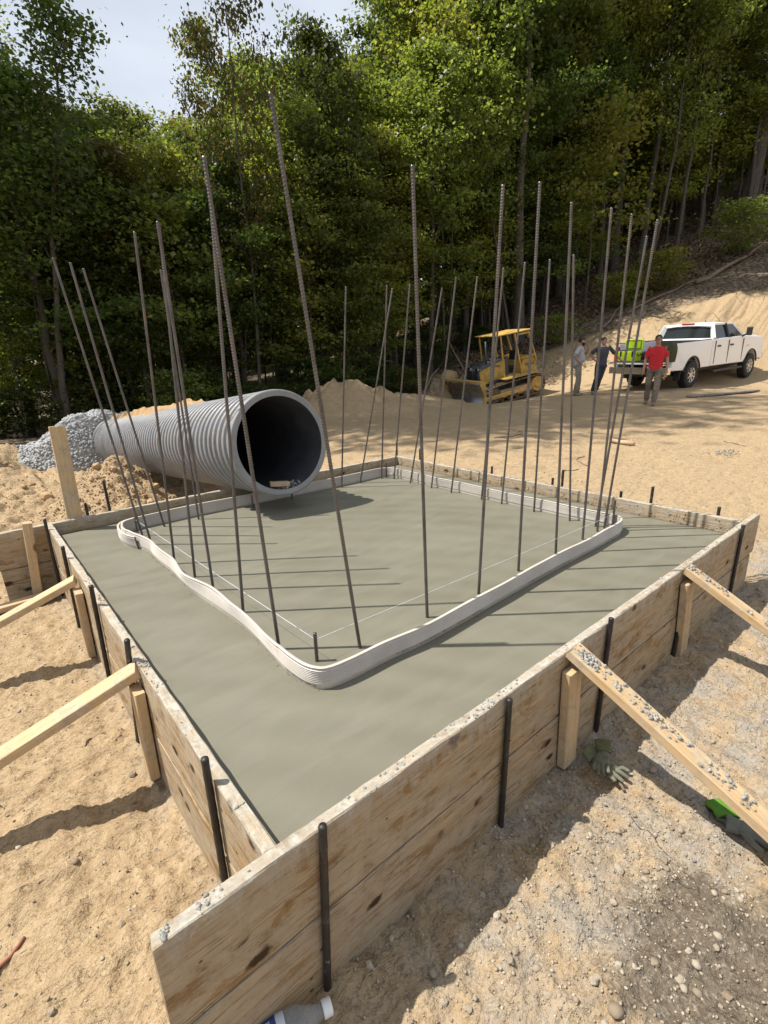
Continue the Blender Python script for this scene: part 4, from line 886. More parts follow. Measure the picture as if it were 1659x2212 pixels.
# far woodland beyond, one mass of leaves
g = np.random.RandomState(9); k = 46000; th = R(1)*g.uniform(-46, 44, k); dd = g.uniform(48, 66, k); zz = g.uniform(-1, 1, k)
wx, wy = uv2w(-np.tan(th)*dd*.9, dd*.9); gz = terrain(wx, wy, False)
sk_el = np.array([sky_el(float(np.degrees(t))) for t in th]); top = np.minimum(dd*np.tan(np.radians(sk_el))*.62, 26)*(.9+.3*vn(np.degrees(th)*.5, th*0, 4)*2)
C = np.c_[wx, wy, gz - .5 + (g.rand(k)**.9)*np.maximum(4, top-gz)]
V, F = leaf_quads(C, g.normal(size=(k, 3))*.4, 1, .75, 10, .3)
o = link('woodland', npmesh('woodland', V, F, MT['leaf_dark'])); tag(o, 'mass of far woodland leaves behind the trees', 'woodland', kind='stuff')
# ------------------------------------------------------------------ fallen wood on the slope
def stick(name, th, v, az, L, r, label, el=0.0, seed=1, crook=.06, lift=.05):
    g = random.Random(seed); x, y = polar(th, v); p = Vector((x, y, 0)); pts = []; a = R(az)
    for i in range(8):
        q = p+Vector((math.cos(a), math.sin(a), 0))*L*(i/7-.5); q.z = tz(q.x, q.y)+lift+el*i/7+g.gauss(0, .03); q.x += g.gauss(0, crook); q.y += g.gauss(0, crook); pts.append(q)
    mb = MB(); mb.tube(pts, [r*(1-.6*i/7) for i in range(8)], 6)
    for j in (2, 4, 5):
        e = pts[j]+Vector((g.uniform(-.5,.5), g.uniform(-.5,.5), g.uniform(.1,.5)))*L*.16; mb.tube([pts[j], pts[j].lerp(e,.5), e], [r*.45, r*.3, r*.12], 4)
    o = mb.build(name, MT['twig'], None, True); tag(o, label, 'branch'); return o
stick('fallen_branch', -28.5, 26.5, -22, 5, .05, 'long fallen branch lying on the slope above the truck bed', .2, 1)
stick('fallen_branch', -33, 28, -15, 5, .12, 'thick fallen limb on the slope at the right edge', .3, 2)
stick('fallen_branch', -8.5, 23.5, 60, 5, .05, 'bare pole leaning behind the bulldozer blade', 1.6, 3)
stick('fallen_branch', -5.5, 21.2, 20, 3.2, .045, 'broken branch lying in front of the bulldozer blade by the boulder', .3, 4)
stick('fallen_branch', -23.5, 25.5, 10, 3.5, .06, 'fallen branch in the torn brush above the cooler', .2, 5)
stick('fallen_branch', -17.5, 24.6, 35, 3, .05, 'fallen branch in the brush right of the bulldozer', .5, 6)
def tangle(th, v, n, r, seed, label):
    g = random.Random(seed); x, y = polar(th, v); mb = MB(); z0 = tz(x, y)
    for i in range(n):
        a = Vector((x+g.gauss(0, r), y+g.gauss(0, r), 0)); a.z = tz(a.x, a.y)-.05; d = Vector((g.gauss(0,1), g.gauss(0,1), g.uniform(.1, 1.1))).normalized()*g.uniform(.25, .8)
        m = a+d*.5+Vector((g.gauss(0,.1), g.gauss(0,.1), g.gauss(0,.1))); mb.tube([a, m, a+d], [.011, .008, .003], 4)
    o = mb.build('brush_pile', MT['twig'], None, True); tag(o, label, 'brush', kind='stuff'); return o
tangle(-16.5, 23.6, 90, .8, 1, 'tangle of torn roots and brush behind the bulldozer'); tangle(-21, 24.2, 70, 1.2, 2, 'torn brush on the bank above the two standing men'); tangle(-36, 24.5, 45, .7, 3, 'pale torn roots hanging in the bank by the truck nose'); tangle(-27, 25, 60, 1.5, 4, 'scattered brush on the bank above the truck roof')
for i, (th, v, H, s) in enumerate([(-18.5, 24.8, 1.6, 'small green shrub on the bank right of the bulldozer'), (-27.5, 27.5, 2.2, 'sunlit green shrub on the slope above the truck bed'), (-33.5, 29, 3.0, 'leafy bush on the slope by the fallen limb'), (-24.5, 27, 1.8, 'pale green shrub on the slope above the cooler')]):
    x, y = polar(th, v); plant('shrub', i, x, y, H, s, None, 'leaf_yellow' if i % 2 else 'leaf_green', 1.3, None, (0,0), 'shrub')
# litter: dead leaves and twigs on the slope
g = np.random.RandomState(31); k = 26000; th = g.uniform(-44, -8, k); vv = np.array([v0(t) for t in th])*g.uniform(.86, 1.25, k); wx, wy = uv2w(-np.tan(np.radians(th))*vv, vv)
V, F = leaf_quads(np.c_[wx, wy, terrain(wx, wy)+.03], np.zeros((k, 3)), 1, .13, 32, .01); lm = m_leaf('dead_leaf', (0.07, 0.045, 0.028), (0.15, 0.105, 0.065), (0.28, 0.20, 0.13), .15)
o = link('leaf_litter', npmesh('leaf_litter', V, F, lm)); tag(o, 'brown dead leaves strewn over the wooded slope', 'leaf litter', kind='stuff')
# ================================================================== MACHINES
MT['yellow'] = simple('yellow_paint', (0.44, 0.275, 0.06), 0.65, var=.35, scale=3.0, bump=.003)
MT['yellow_dirty'] = simple('dirty_yellow_paint', (0.46, 0.30, 0.08), 0.75, var=.35, scale=5, bump=.003)
MT['track'] = simple('track_steel', (0.20, 0.145, 0.095), 0.75, .35, .4, 7, .004, 40)
MT['blade'] = simple('worn_blade_steel', (0.30, 0.30, 0.31), 0.35, .8, .25, 5)
MT['mud'] = simple('dried_mud', (0.42, 0.29, 0.16), 0.95, var=.3, scale=8, bump=.01, bscale=30)
MT['black'] = simple('black_plastic', (0.018, 0.018, 0.019), 0.55)
MT['dgrey'] = simple('dark_grey_paint', (0.055, 0.06, 0.065), 0.5, var=.2)
MT['white'] = NT('white_car_paint').set(Base_Color=(0.80, 0.81, 0.82), Roughness=0.28).m; MT['white'].node_tree.nodes['Principled BSDF'].inputs['Coat Weight'].default_value = 0.6
def m_paint():
    t = NT('dusty_white_paint'); v = t.coord('Object'); sx = t.n('SeparateXYZ'); t.t.links.new(v, sx.inputs[0])
    d = t.math('ADD', t.math('MULTIPLY', sx.outputs[2], -0.9), t.math('MULTIPLY', t.noise(v, 2.5, 6, 0.7), 1.1)); k = t.ramp(d, [(0.0, 0.0), (0.12, 0.12), (0.3, 0.5)])
    t.set(Base_Color=t.mix(k, (0.82, 0.83, 0.84), (0.46, 0.36, 0.25)), Roughness=t.mix(k, (0.25,)*3, (0.7,)*3)); t.b.inputs['Coat Weight'].default_value = 0.4; return t.m
MT['white'] = m_paint()
MT['chrome'] = simple('chrome', (0.75, 0.75, 0.75), 0.12, 1.0)
MT['alloy'] = simple('alloy_wheel', (0.62, 0.62, 0.62), 0.3, .85)
MT['rubber'] = simple('tyre_rubber', (0.024, 0.022, 0.021), 0.85, var=.35, scale=9)
MT['glass'] = NT('tinted_glass').set(Base_Color=(0.02, 0.024, 0.024), Roughness=0.05).m
MT['red'] = simple('red_lens', (0.42, 0.008, 0.012), 0.25)
MT['lime'] = simple('lime_plastic', (0.46, 0.66, 0.02), 0.45, var=.06)
MT['lime_in'] = simple('lime_gasket', (0.10, 0.16, 0.015), 0.6)
MT['olive'] = simple('olive_canvas', (0.060, 0.062, 0.028), 0.9, var=.3, scale=14, bump=.006)
MT['whiteplastic'] = simple('white_plastic', (0.72, 0.72, 0.70), 0.45)
MT['orange'] = simple('orange_plastic', (0.72, 0.10, 0.02), 0.5)

# ------------------------------------------------------------------ bulldozer (local: +x forward, +y left)
dx, dy = uv2w(5.0, 20.75); hd = math.atan2(*(lambda a: (a[1], a[0]))((-.90*sy_-.43*cy_, .90*cy_-.43*sy_)))
dz = empty('bulldozer', (dx, dy, tz(dx, dy)+.03), (0, 0, 0)); dz.rotation_euler = Euler((R(-1.5), R(9), hd), 'XYZ')
tag(dz, 'yellow crawler bulldozer tilting nose down at the foot of the slope', 'bulldozer')
TRL, TRH = 1.05, .36
def track_path(n):
    # stadium with a raised rear sprocket and slanting front idler
    P = []; 
    def arc(cx, cz, r, a0, a1, k): 
        for i in range(k): a = a0+(a1-a0)*i/k; P.append((cx+r*math.cos(a), cz+r*math.sin(a)))
    arc(TRL, .34, .33, R(-90), R(90), 14); 
    for i in range(24): P.append((TRL-2*TRL*i/24, .67+.10*math.sin(math.pi*i/24)*.25+.06*i/24))
    arc(-TRL, .39, .34, R(90), R(270), 14)
    for i in range(24): P.append((-TRL+2*TRL*i/24, .05-.04*i/24))
    P = np.array(P+[P[0]]); s = np.r_[0, np.cumsum(np.linalg.norm(np.diff(P, axis=0), axis=1))]; q = np.linspace(0, s[-1], n, endpoint=False)
    X = np.interp(q, s, P[:,0]); Z = np.interp(q, s, P[:,1]); X2 = np.interp((q+.02) % s[-1], s, P[:,0]); Z2 = np.interp((q+.02) % s[-1], s, P[:,1])
    return [(X[i], Z[i], math.atan2(Z2[i]-Z[i], X2[i]-X[i])) for i in range(n)]
sh = MB().box((-.066,-.21,-.014), (.066,.21,.012)).box((.040,-.21,-.055), (.062,.21,-.012)); shoe_me = sh.mesh('track_shoe', MT['track'])
for sy in (1, -1):
    yc = sy*.72
    fr = MB().box((-.85,yc-.12,.16), (.85,yc+.12,.46)).build('track_frame', MT['mud'], dz, bevel=.03)
    for x, z, a in track_path(44):
        o = link('track_shoe', shoe_me, fr); o.location = (x, yc, z); o.rotation_euler = (0, -a, 0)
    def wheel(n, x, z, r, w, m): 
        q = MB(); q.lathe([(.03,-w/2),(r*.45,-w/2-.02),(r*.55,-w/2+.02),(r*.85,-w/2+.02),(r,-w/2),(r,w/2),(r*.85,w/2-.02),(r*.55,w/2-.02),(r*.45,w/2+.02),(.03,w/2)], 20, (x,yc,z), (0,1,0), True, True); q.build(n, m, dz, False)
    wheel('sprocket', -TRL, .39, .29, .30, MT['yellow_dirty']); wheel('idler', TRL, .34, .28, .30, MT['track'])
    for i in range(5): wheel('track_roller', -.75+.375*i, .14, .09, .34, MT['track'])
    wheel('carrier_roller', .1, .58, .06, .3, MT['track'])
    MB().box((-1.0,yc-.24,.83), (.55,yc+.24,.875)).build('fender', MT['yellow_dirty'], dz, bevel=.012)
body = MB().box((-1.15,-.46,.42), (.95,.46,.85)).build('chassis', MT['dgrey'], dz, bevel=.02)
hood = MB().prism([(.12,.82),(1.30,.72),(1.36,1.30),(1.20,1.40),(.16,1.62),(.10,1.5)], -.40, .40).build('hood', MT['yellow'], dz, bevel=.035)
MB().prism([(.16,1.625),(1.21,1.405),(1.37,1.31),(1.37,1.25),(1.18,1.33),(.14,1.53)], -.412, .412).build('hood_top', MT['dgrey'], dz, bevel=.02)
for sy in (1, -1):
    MB().prism([(.40,.95),(1.08,.92),(1.14,1.12),(.66,1.38),(.44,1.34)], sy*.402, sy*.412).build('side_screen', MT['yellow_dirty'], dz)
grm = MB().box((1.335,-.36,.74), (1.375,.36,1.28)).build('grille', MT['black'], dz)
for i in range(8): MB().box((1.375,-.35,.78+.06*i), (1.40,.35,.80+.06*i)).build('grille_slat', MT['dgrey'], grm)
for y in (-.36, 0, .36): MB().box((1.375,y-.02,.74), (1.405,y+.02,1.28)).build('grille_bar', MT['dgrey'], grm)
for y in (-.24, .24): MB().box((1.30,y-.09,1.29), (1.385,y+.09,1.385)).build('headlight', MT['chrome'], dz, bevel=.01)
MB().tube([(.85,.18,1.45),(.84,.18,1.75),(.80,.18,2.30)], [.045,.035,.033], 10).build('exhaust_stack', MT['dgrey'], dz, True)
MB().lathe([(.02,0),(.09,0),(.09,.12),(.05,.16),(.02,.16)], 14, (.55,-.15,1.5)).build('air_cleaner', MT['dgrey'], dz)
MB().tube([(.35,.25,1.58),(.36,.25,1.68),(.30,.2,1.74),(.22,.2,1.64)], .02, 8).build('grab_rail', MT['yellow'], dz, True)
# operator station
MB().prism([(-1.20,.83),(-.45,.83),(-.45,1.10),(-.60,1.42),(-1.22,1.46)], -.62, .62).build('rear_body', MT['yellow'], dz, bevel=.025)
MB().box((-.45,-.62,.82), (.12,.62,.90)).build('floor_plate', MT['yellow_dirty'], dz, bevel=.01)
seat = MB().box((-.62,-.25,1.05), (-.18,.25,1.17)).build('seat', MT['black'], dz, bevel=.03); MB().prism([(-.66,1.15),(-.54,1.15),(-.64,1.72),(-.75,1.72)], -.24, .24).build('seat_back', MT['black'], seat, bevel=.03)
MB().box((-.05,-.40,.88), (.12,.40,1.60)).build('dashboard', MT['dgrey'], dz, bevel=.02)
for y in (.22, -.22): MB().tube([(-.12,y,1.15),(-.20,y,1.42)], .015, 6).build('lever', MT['black'], dz)
roof = MB().box((-1.02,-.72,2.43), (.62,.72,2.48)).build('roof', MT['yellow'], dz, bevel=.025)
for sy in (1, -1):
    y = sy*.66
    MB().bar((.38,y,.86), (.46,y,2.43), .05, .05).build('canopy_post', MT['yellow'], dz, bevel=.01)
    MB().bar((-.46,y,.84), (-.20,y,2.43), .07, .06).build('canopy_post', MT['yellow'], dz, bevel=.01)
    MB().bar((-1.20,y,1.30), (-.86,y,2.43), .07, .06).build('canopy_post', MT['yellow'], dz, bevel=.01)
    MB().bar((-.30,y,2.36), (-.92,y,2.36), .06, .06).build('canopy_rail', MT['yellow'], dz)
    MB().bar((-.46,y,1.46), (-1.16,y,1.50), .05, .06).build('canopy_rail', MT['yellow'], dz)
MB().box((-1.52,-.36,.55), (-1.15,.36,1.0)).build('ripper_mount', MT['mud'], dz, bevel=.04)
for txt, sz, x, z in (('DEERE', .17, -.66, 1.12), ('450H', .13, .66, 1.33)):
    me = text_mesh(txt, sz, .002); me.materials.append(MT['dgrey' if txt != 'DEERE' else 'black']); o = link('lettering', me, dz)
    o.location = (x, .627 if txt == 'DEERE' else .416, z); o.rotation_euler = (R(90), 0 if txt == 'DEERE' else R(-11)*-1, R(180))
# push frame and blade
for sy in (1, -1): MB().bar((-.2,sy*.98,.36), (1.72,sy*.98,.30), .09, .13).build('push_arm', MT['yellow_dirty'], dz, bevel=.01)
for sy in (1, -1): MB().tube([(.95,sy*.30,1.05),(1.62,sy*.42,.62)], [.045,.03], 10).build('lift_cylinder', MT['chrome'], dz, True)
bl = MB(); k = 14; hw = 1.24; V0 = []
for i in range(k+1):
    t = i/k; z = .02+.98*t; x = 1.80 + .20*(2*t-1)**2 - .02*t
    V0.append((x, z))
bl.v = []; 
for side in (0, 1):
    for (x, z) in V0:
        for y in (-hw, hw): bl.v.append((x-(.05 if side else 0), y, z))
m2 = (k+1)*2
for i in range(k): a = i*2; bl.f += [(a, a+1, a+3, a+2), (m2+a, m2+a+2, m2+a+3, m2+a+1), (a, a+2, m2+a+2, m2+a), (a+1, m2+a+1, m2+a+3, a+3)]
bl.f += [(0, m2, m2+1, 1), (k*2, k*2+1, m2+k*2+1, m2+k*2)]
blade = bl.build('blade', MT['blade'], dz, True); MB().box((1.965,-hw,-.02), (2.03,hw,.16)).build('cutting_edge', MT['blade'], blade); MB().bar((1.90,-hw,1.02), (1.90,hw,1.02), .12, .10).build('blade_top_rail', MT['yellow_dirty'], blade)
for y in (-hw, hw): MB().prism([(1.76,.0),(2.06,.0),(1.84,.5),(2.02,1.04),(1.74,1.04)], y-.02, y+.02).build('blade_end', MT['yellow_dirty'], blade)
for i in range(5): MB().prism([(1.84,.90),(1.90,.90),(1.93,1.0),(1.86,1.0)], -.9+.42*i, -.88+.42*i).build('rail_rib', MT['yellow_dirty'], blade)
g = np.random.RandomState(4); k = 520; t = .42+.58*g.rand(k)**.7; y = g.uniform(-hw, hw, k); P = np.c_[1.80+.20*(2*t-1)**2+.01, y, .02+.98*t]
o = link('caked_mud', scatter_mesh('caked_mud', P, g.uniform(.008, .026, k), MT['mud'], 5, (.10, 1, 1)), blade); tag(o, kind='stuff')
# boulder beside the blade
x, y = uv2w(2.9, 21.5); o = link('boulder', rock_mesh('boulder', MT['clod'], 7, 2, .12, (1, .8, .75)), None, (x, y, tz(x, y)+.22), (.2, .1, .5)); o.scale = (.55,)*3; tag(o, 'rounded clay covered boulder left of the bulldozer grille', 'boulder')

# ------------------------------------------------------------------ pickup truck (local: +x forward, +y left, origin under the rear axle)
WB, WR = 4.25, .415
tk = empty('pickup_truck', (18.18, 6.44, 0)); tk.rotation_euler = Euler((R(1.2), R(-2.1), R(-6.0)), 'XYZ'); tk.location.z = tz(18.18, 6.0)+.02
tag(tk, 'white crew cab pickup truck with its tailgate down', 'truck')
W = .98
def arch(cx, cz, r, a0, a1, k=12): return [(cx+r*math.cos(R(a0+(a1-a0)*i/k)), cz+r*math.sin(R(a0+(a1-a0)*i/k))) for i in range(k+1)]
def tumble(x, z, y): return y*(1-.045*max(0, (z-1.0)/.5)**2-.03*max(0, (.85-z)/.3)**2)
for sy in (1, -1):
    bed = [(-1.26,.62)] + [(-.62,.60)] + [q for q in arch(0, .47, .53, 168, 12)] + [(.62,.60), (1.205,.60), (1.205,1.46), (-1.26,1.43), (-1.30,1.0)]
    MB().prism(bed, sy*W, sy*(W-.12), tumble).build('bed_side', MT['white'], tk, bevel=.018)
    MB().box((-1.26,sy*W*.90-.05,1.455), (1.205,sy*W*.90+.05,1.475)).build('bed_rail_cap', MT['black'], tk, bevel=.006)
    MB().prism([(x*1.0, z) for x, z in arch(0, .47, .545, 172, 8)]+[(x, z) for x, z in reversed(arch(0, .47, .515, 172, 8))], sy*(W+.012), sy*(W-.02)).build('wheel_arch_trim', MT['black'], tk)
    MB().box((-1.315,sy*.86-.07,.98), (-1.255,sy*.86+.07,1.36)).build('tail_light', MT['red'], tk, bevel=.012)
MB().box((-1.24,-.86,.86), (1.20,.86,.90)).build('bed_floor', MT['black'], tk)
MB().box((1.14,-.86,.90), (1.20,.86,1.45)).build('bed_bulkhead', MT['black'], tk)
for sy in (1, -1): MB().box((-.45,sy*.70-.16,.90), (.45,sy*.70+.16,1.14)).build('wheel_well', MT['black'], tk, bevel=.05)
tg = MB().box((-1.86,-.82,.845), (-1.27,.82,.90)).build('tailgate', MT['white'], tk, bevel=.012); MB().box((-1.84,-.78,.901), (-1.28,.78,.912)).build('tailgate_liner', MT['black'], tg)
bp = MB().prism([(-1.52,.52),(-1.30,.50),(-1.26,.72),(-1.52,.74)], -.97, .97).build('rear_bumper', MT['chrome'], tk, bevel=.02); MB().box((-1.50,-.30,.741), (-1.30,.30,.752)).build('bumper_step', MT['black'], bp)
# cab and front clip
cab = [(1.225,.60), (WB-.62,.58)] + arch(WB, .47, .53, 170, 10) + [(WB+.60,.62), (WB+.92,.66), (WB+.96,1.10), (WB+.90,1.30), (WB+.70,1.42), (3.52,1.49), (1.225,1.47)]
MB().prism(cab, W, -W, tumble).build('cab_body', MT['white'], tk, bevel=.03)
for sy in (1, -1): MB().prism([(x, z) for x, z in arch(WB, .47, .545, 172, 8)]+[(x, z) for x, z in reversed(arch(WB, .47, .515, 172, 8))], sy*(W+.012), sy*(W-.02)).build('wheel_arch_trim', MT['black'], tk)
MB().prism([(3.3,1.48),(WB+.72,1.41),(WB+.80,1.44),(WB+.1,1.545),(3.4,1.56)], .80, -.80).build('hood', MT['white'], tk, bevel=.03)
MB().prism([(WB+.86,.60),(WB+1.08,.62),(WB+1.10,.82),(WB+.92,.84)], .97, -.97).build('front_bumper', MT['chrome'], tk, bevel=.02)
MB().box((WB+.93,-.55,.88), (WB+1.0,.55,1.32)).build('front_grille', MT['chrome'], tk, bevel=.02)
for sy in (1, -1): MB().box((WB+.78,sy*.80-.14,1.05), (WB+.985,sy*.80+.14,1.30)).build('headlight', MT['chrome'], tk, bevel=.02)
# greenhouse: roof, pillars, glass
def gy(z): return .91-.20*(z-1.47)/.52
roof = MB(); rp = [(1.36,1.93),(1.55,1.985),(2.3,2.005),(2.72,1.985),(2.95,1.94)]
V = []; 
for x, z in rp:
    for y in (-1, -.5, 0, .5, 1): V.append((x, y*gy(1.93), z - .045*abs(y)**3))
n5 = 5; F = [(i*5+j, i*5+j+1, (i+1)*5+j+1, (i+1)*5+j) for i in range(4) for j in range(4)]
b = len(V); V += [(x, y, z-.05) for x, y, z in V]; F += [(b+i*5+j, b+(i+1)*5+j, b+(i+1)*5+j+1, b+i*5+j+1) for i in range(4) for j in range(4)]
for e in ([(j, j+1) for j in range(4)], [(20+j, 21+j) for j in range(4)], [(i*5, i*5+5) for i in range(4)], [(i*5+4, i*5+9) for i in range(4)]): F += [(a, c, c+b, a+b) for a, c in e]
roof.add(V, F); roof.build('roof', MT['white'], tk, True)
def pil(n, a, bq, w, h, m='white'): MB().bar(a, bq, w, h).build(n, MT[m], tk, bevel=.012)
for sy in (1, -1):
    pil('rear_pillar', (1.30,sy*gy(1.47),1.46), (1.44,sy*gy(1.93),1.93), .07, .20); pil('door_pillar', (2.37,sy*gy(1.47)*.995,1.46), (2.36,sy*gy(1.93)*.995,1.94), .05, .11, 'black')
    pil('windscreen_pillar', (3.56,sy*gy(1.47),1.46), (2.93,sy*gy(1.93)*.98,1.93), .06, .07)
    pil('roof_rail', (1.42,sy*gy(1.93),1.925), (2.95,sy*gy(1.93),1.925), .05, .06)
    for a, bq, c, d in (((1.42,1.475),(2.33,1.475),(2.33,1.915),(1.52,1.915)), ((2.41,1.475),(3.46,1.475),(2.88,1.915),(2.41,1.915))):
        w_ = MB().add([(x, sy*(gy(z)-.012), z) for x, z in (a,bq,c,d)]+[(x, sy*(gy(z)-.022), z) for x, z in (a,bq,c,d)], [(0,1,2,3),(7,6,5,4),(0,4,5,1),(1,5,6,2),(2,6,7,3),(3,7,4,0)]).build('side_window', MT['glass'], tk)
    # door seams and furniture
    for x0 in (1.44, 2.40, 3.50): MB().box((x0-.004,sy*(W*.97)-.02,.66), (x0+.004,sy*(W*.97)+.024,1.40)).build('door_gap', MT['dgrey'], tk)
    for x0 in (1.60, 2.52): MB().box((x0,sy*W*.985-.01,1.20), (x0+.22,sy*W*.985+.045,1.255)).build('door_handle', MT['black'], tk, bevel=.012)
    mr = MB().box((3.32,sy*1.06-.04,1.46), (3.42,sy*1.20+.10*sy*0+.06,1.82) if sy > 0 else (3.42,sy*1.06+.04,1.82)).build('door_mirror', MT['black'], tk, bevel=.03) if sy > 0 else MB().box((3.34,-1.22,1.50), (3.42,-1.04,1.78)).build('door_mirror', MT['black'], tk, bevel=.03)
    MB().bar((3.37,sy*.93,1.47), (3.38,sy*1.10,1.58), .05, .05).build('mirror_arm', MT['black'], tk)
    MB().box((1.30,sy*1.0-.07,.40), (3.45,sy*1.0+.07,.47)).build('running_board', MT['black'], tk, bevel=.02)
pil('rear_glass_frame', (1.33,-.80,1.47), (1.33,.80,1.47), .06, .05)
MB().add([(1.315,-.80,1.49),(1.315,.80,1.49),(1.43,.70,1.90),(1.43,-.70,1.90),(1.335,-.80,1.49),(1.335,.80,1.49),(1.45,.70,1.90),(1.45,-.70,1.90)], [(0,1,2,3),(7,6,5,4),(0,4,5,1),(1,5,6,2),(2,6,7,3),(3,7,4,0)]).build('rear_window', MT['glass'], tk)
MB().add([(3.50,-.82,1.50),(3.50,.82,1.50),(2.92,.70,1.93),(2.92,-.70,1.93),(3.48,-.82,1.50),(3.48,.82,1.50),(2.90,.70,1.93),(2.90,-.70,1.93)], [(0,1,2,3),(7,6,5,4),(0,4,5,1),(1,5,6,2),(2,6,7,3),(3,7,4,0)]).build('windscreen', MT['glass'], tk)
MB().box((1.345,-.22,1.945), (1.40,.22,1.985)).build('brake_light', MT['red'], tk, bevel=.01)
MB().box((1.5,-.7,.62), (3.4,.7,1.44)).build('cab_interior', MT['black'], tk)
for sy in (.38, -.38): MB().box((2.55,sy-.16,1.40), (2.66,sy+.16,1.72)).build('headrest', MT['black'], tk, bevel=.04)
MB().tube([(2.6,0,2.0),(2.55,0,2.07)], [.02,.008], 6).build('roof_antenna', MT['black'], tk)
# wheels
def tyre_mesh(): 
    q = MB(); q.lathe([(.235,-.12),(.30,-.135),(.385,-.13),(.408,-.11),(.415,-.06),(.415,.06),(.408,.11),(.385,.13),(.30,.135),(.235,.12)], 40, (0,0,0), (0,1,0)); return q.mesh('tyre', MT['rubber'], True)
def rim_mesh():
    q = MB(); q.lathe([(.245,.10),(.235,.125),(.222,.115),(.215,.05)], 36, (0,0,0), (0,1,0)); q.lathe([(.02,.118),(.055,.115),(.07,.10),(.07,.03)], 16, (0,0,0), (0,1,0), True)
    for i in range(8):
        a = 2*math.pi*i/8; c, s = math.cos(a), math.sin(a); q.bar((.05*c,.095,.05*s), (.235*c,.108,.235*s), .05, .035, (-s,0,c))
    return q.mesh('rim', MT['alloy'])
def lug_mesh():
    q = MB()
    for i in range(48):
        a = 2*math.pi*i/48
        for yy in (-.09, -.03, .03, .09):
            a2 = a+(.04 if yy in (-.03, .09) else 0); m_ = Matrix.Rotation(-a2, 4, 'Y'); q.box((.408,yy-.022,-.017), (.428,yy+.022,.017), m_)
    return q.mesh('tread', MT['rubber'])
tyre_me, rim_me, lug_me, hubd = tyre_mesh(), rim_mesh(), lug_mesh(), MB().lathe([(.01,.0),(.21,.0),(.21,.04)], 24, (0,0,0), (0,1,0), True).mesh('brake_disc', MT['dgrey'])
for x in (0, WB):
    for sy in (1, -1):
        w_ = empty('wheel', (x, sy*.865, WR), (0, random.Random(int(x*9+sy)).uniform(0, 3), 0), tk)
        if sy < 0: w_.rotation_euler = (0, w_.rotation_euler.y, math.pi)
        for nme, me in (('tyre', tyre_me), ('rim', rim_me), ('tread', lug_me), ('brake_disc', hubd)): link(nme, me, w_)
MB().box((-1.3,-.45,.42), (WB+.6,.45,.60)).build('ladder_frame', MT['black'], tk)
MB().tube([(0,-.8,.42),(0,.8,.42)], .06, 10).build('rear_axle', MT['black'], tk)
for sy in (1, -1): MB().prism([(-.72,.30),(-.70,.30),(-.64,.60),(-.67,.60)], sy*.76, sy*.96).build('mud_flap', MT['black'], tk)
MB().tube([(-1.5,-.45,.42),(-.6,-.45,.44)], .045, 10).build('exhaust_pipe', MT['chrome'], tk, True)
me = text_mesh('CUMMINS', .075, .001); me.materials.append(MT['chrome']); o = link('badge', me, tk); o.location = (WB-.58, -W*.985-.006, 1.12); o.rotation_euler = (R(90), 0, 0)
# load on the tailgate: own things, placed in truck axes
tk_m = Matrix.Translation(tk.location) @ tk.rotation_euler.to_matrix().to_4x4()
def aboard(name, loc, rz, label, cat):
    e = empty(name); e.matrix_world = tk_m @ Matrix.Translation(loc) @ Matrix.Rotation(rz, 4, 'Z'); tag(e, label, cat); return e
ck = aboard('cooler', (-1.50, .30, .915), R(-90), 'lime green hard cooler with its lid open on the tailgate', 'cooler'); ck.scale = (.9, .9, .9)
MB().prism([(-.31,0),(.31,0),(.34,.36),(-.34,.36)], -.21, .21).build('tub', MT['lime'], ck, bevel=.03); MB().box((-.29,-.16,.345), (.29,.16,.364)).build('tub_opening', MT['lime_in'], ck)
ld = MB().box((-.34,.20,.37), (.34,.27,.76)).build('lid', MT['lime'], ck, bevel=.03); MB().box((-.29,.193,.41), (.29,.201,.72)).build('lid_gasket', MT['lime_in'], ld); MB().box((-.25,.188,.45), (.25,.194,.68)).build('lid_panel', MT['lime'], ld)
for x in (-.22, .22): MB().box((x-.03,-.225,.18), (x+.03,-.205,.36)).build('latch', MT['black'], ck, bevel=.008)
for sx in (-1, 1): MB().tube([(sx*.33,-.1,.28),(sx*.38,-.1,.22),(sx*.38,.1,.22),(sx*.33,.1,.28)], .018, 6).build('handle', MT['black'], ck)
c2 = aboard('small_cooler', (-1.30, -.55, .915), 0, 'small white cooler with a red band on the tailgate beside the olive bag', 'cooler')
MB().prism([(-.22,0),(.22,0),(.25,.20),(-.25,.20)], -.18, .18).build('tub', MT['whiteplastic'], c2, bevel=.02); MB().box((-.26,-.19,.20), (.26,.19,.245)).build('lid', MT['orange'], c2, bevel=.02)
tb = aboard('toolbox', (-1.40, .70, .915), R(20), 'orange and black tool case left of the lime cooler', 'toolbox'); MB().box((-.2,-.14,0), (.2,.14,.22)).build('case', MT['orange'], tb, bevel=.02); MB().box((-.2,-.145,.22), (.2,.145,.34)).build('lid', MT['black'], tb, bevel=.02)
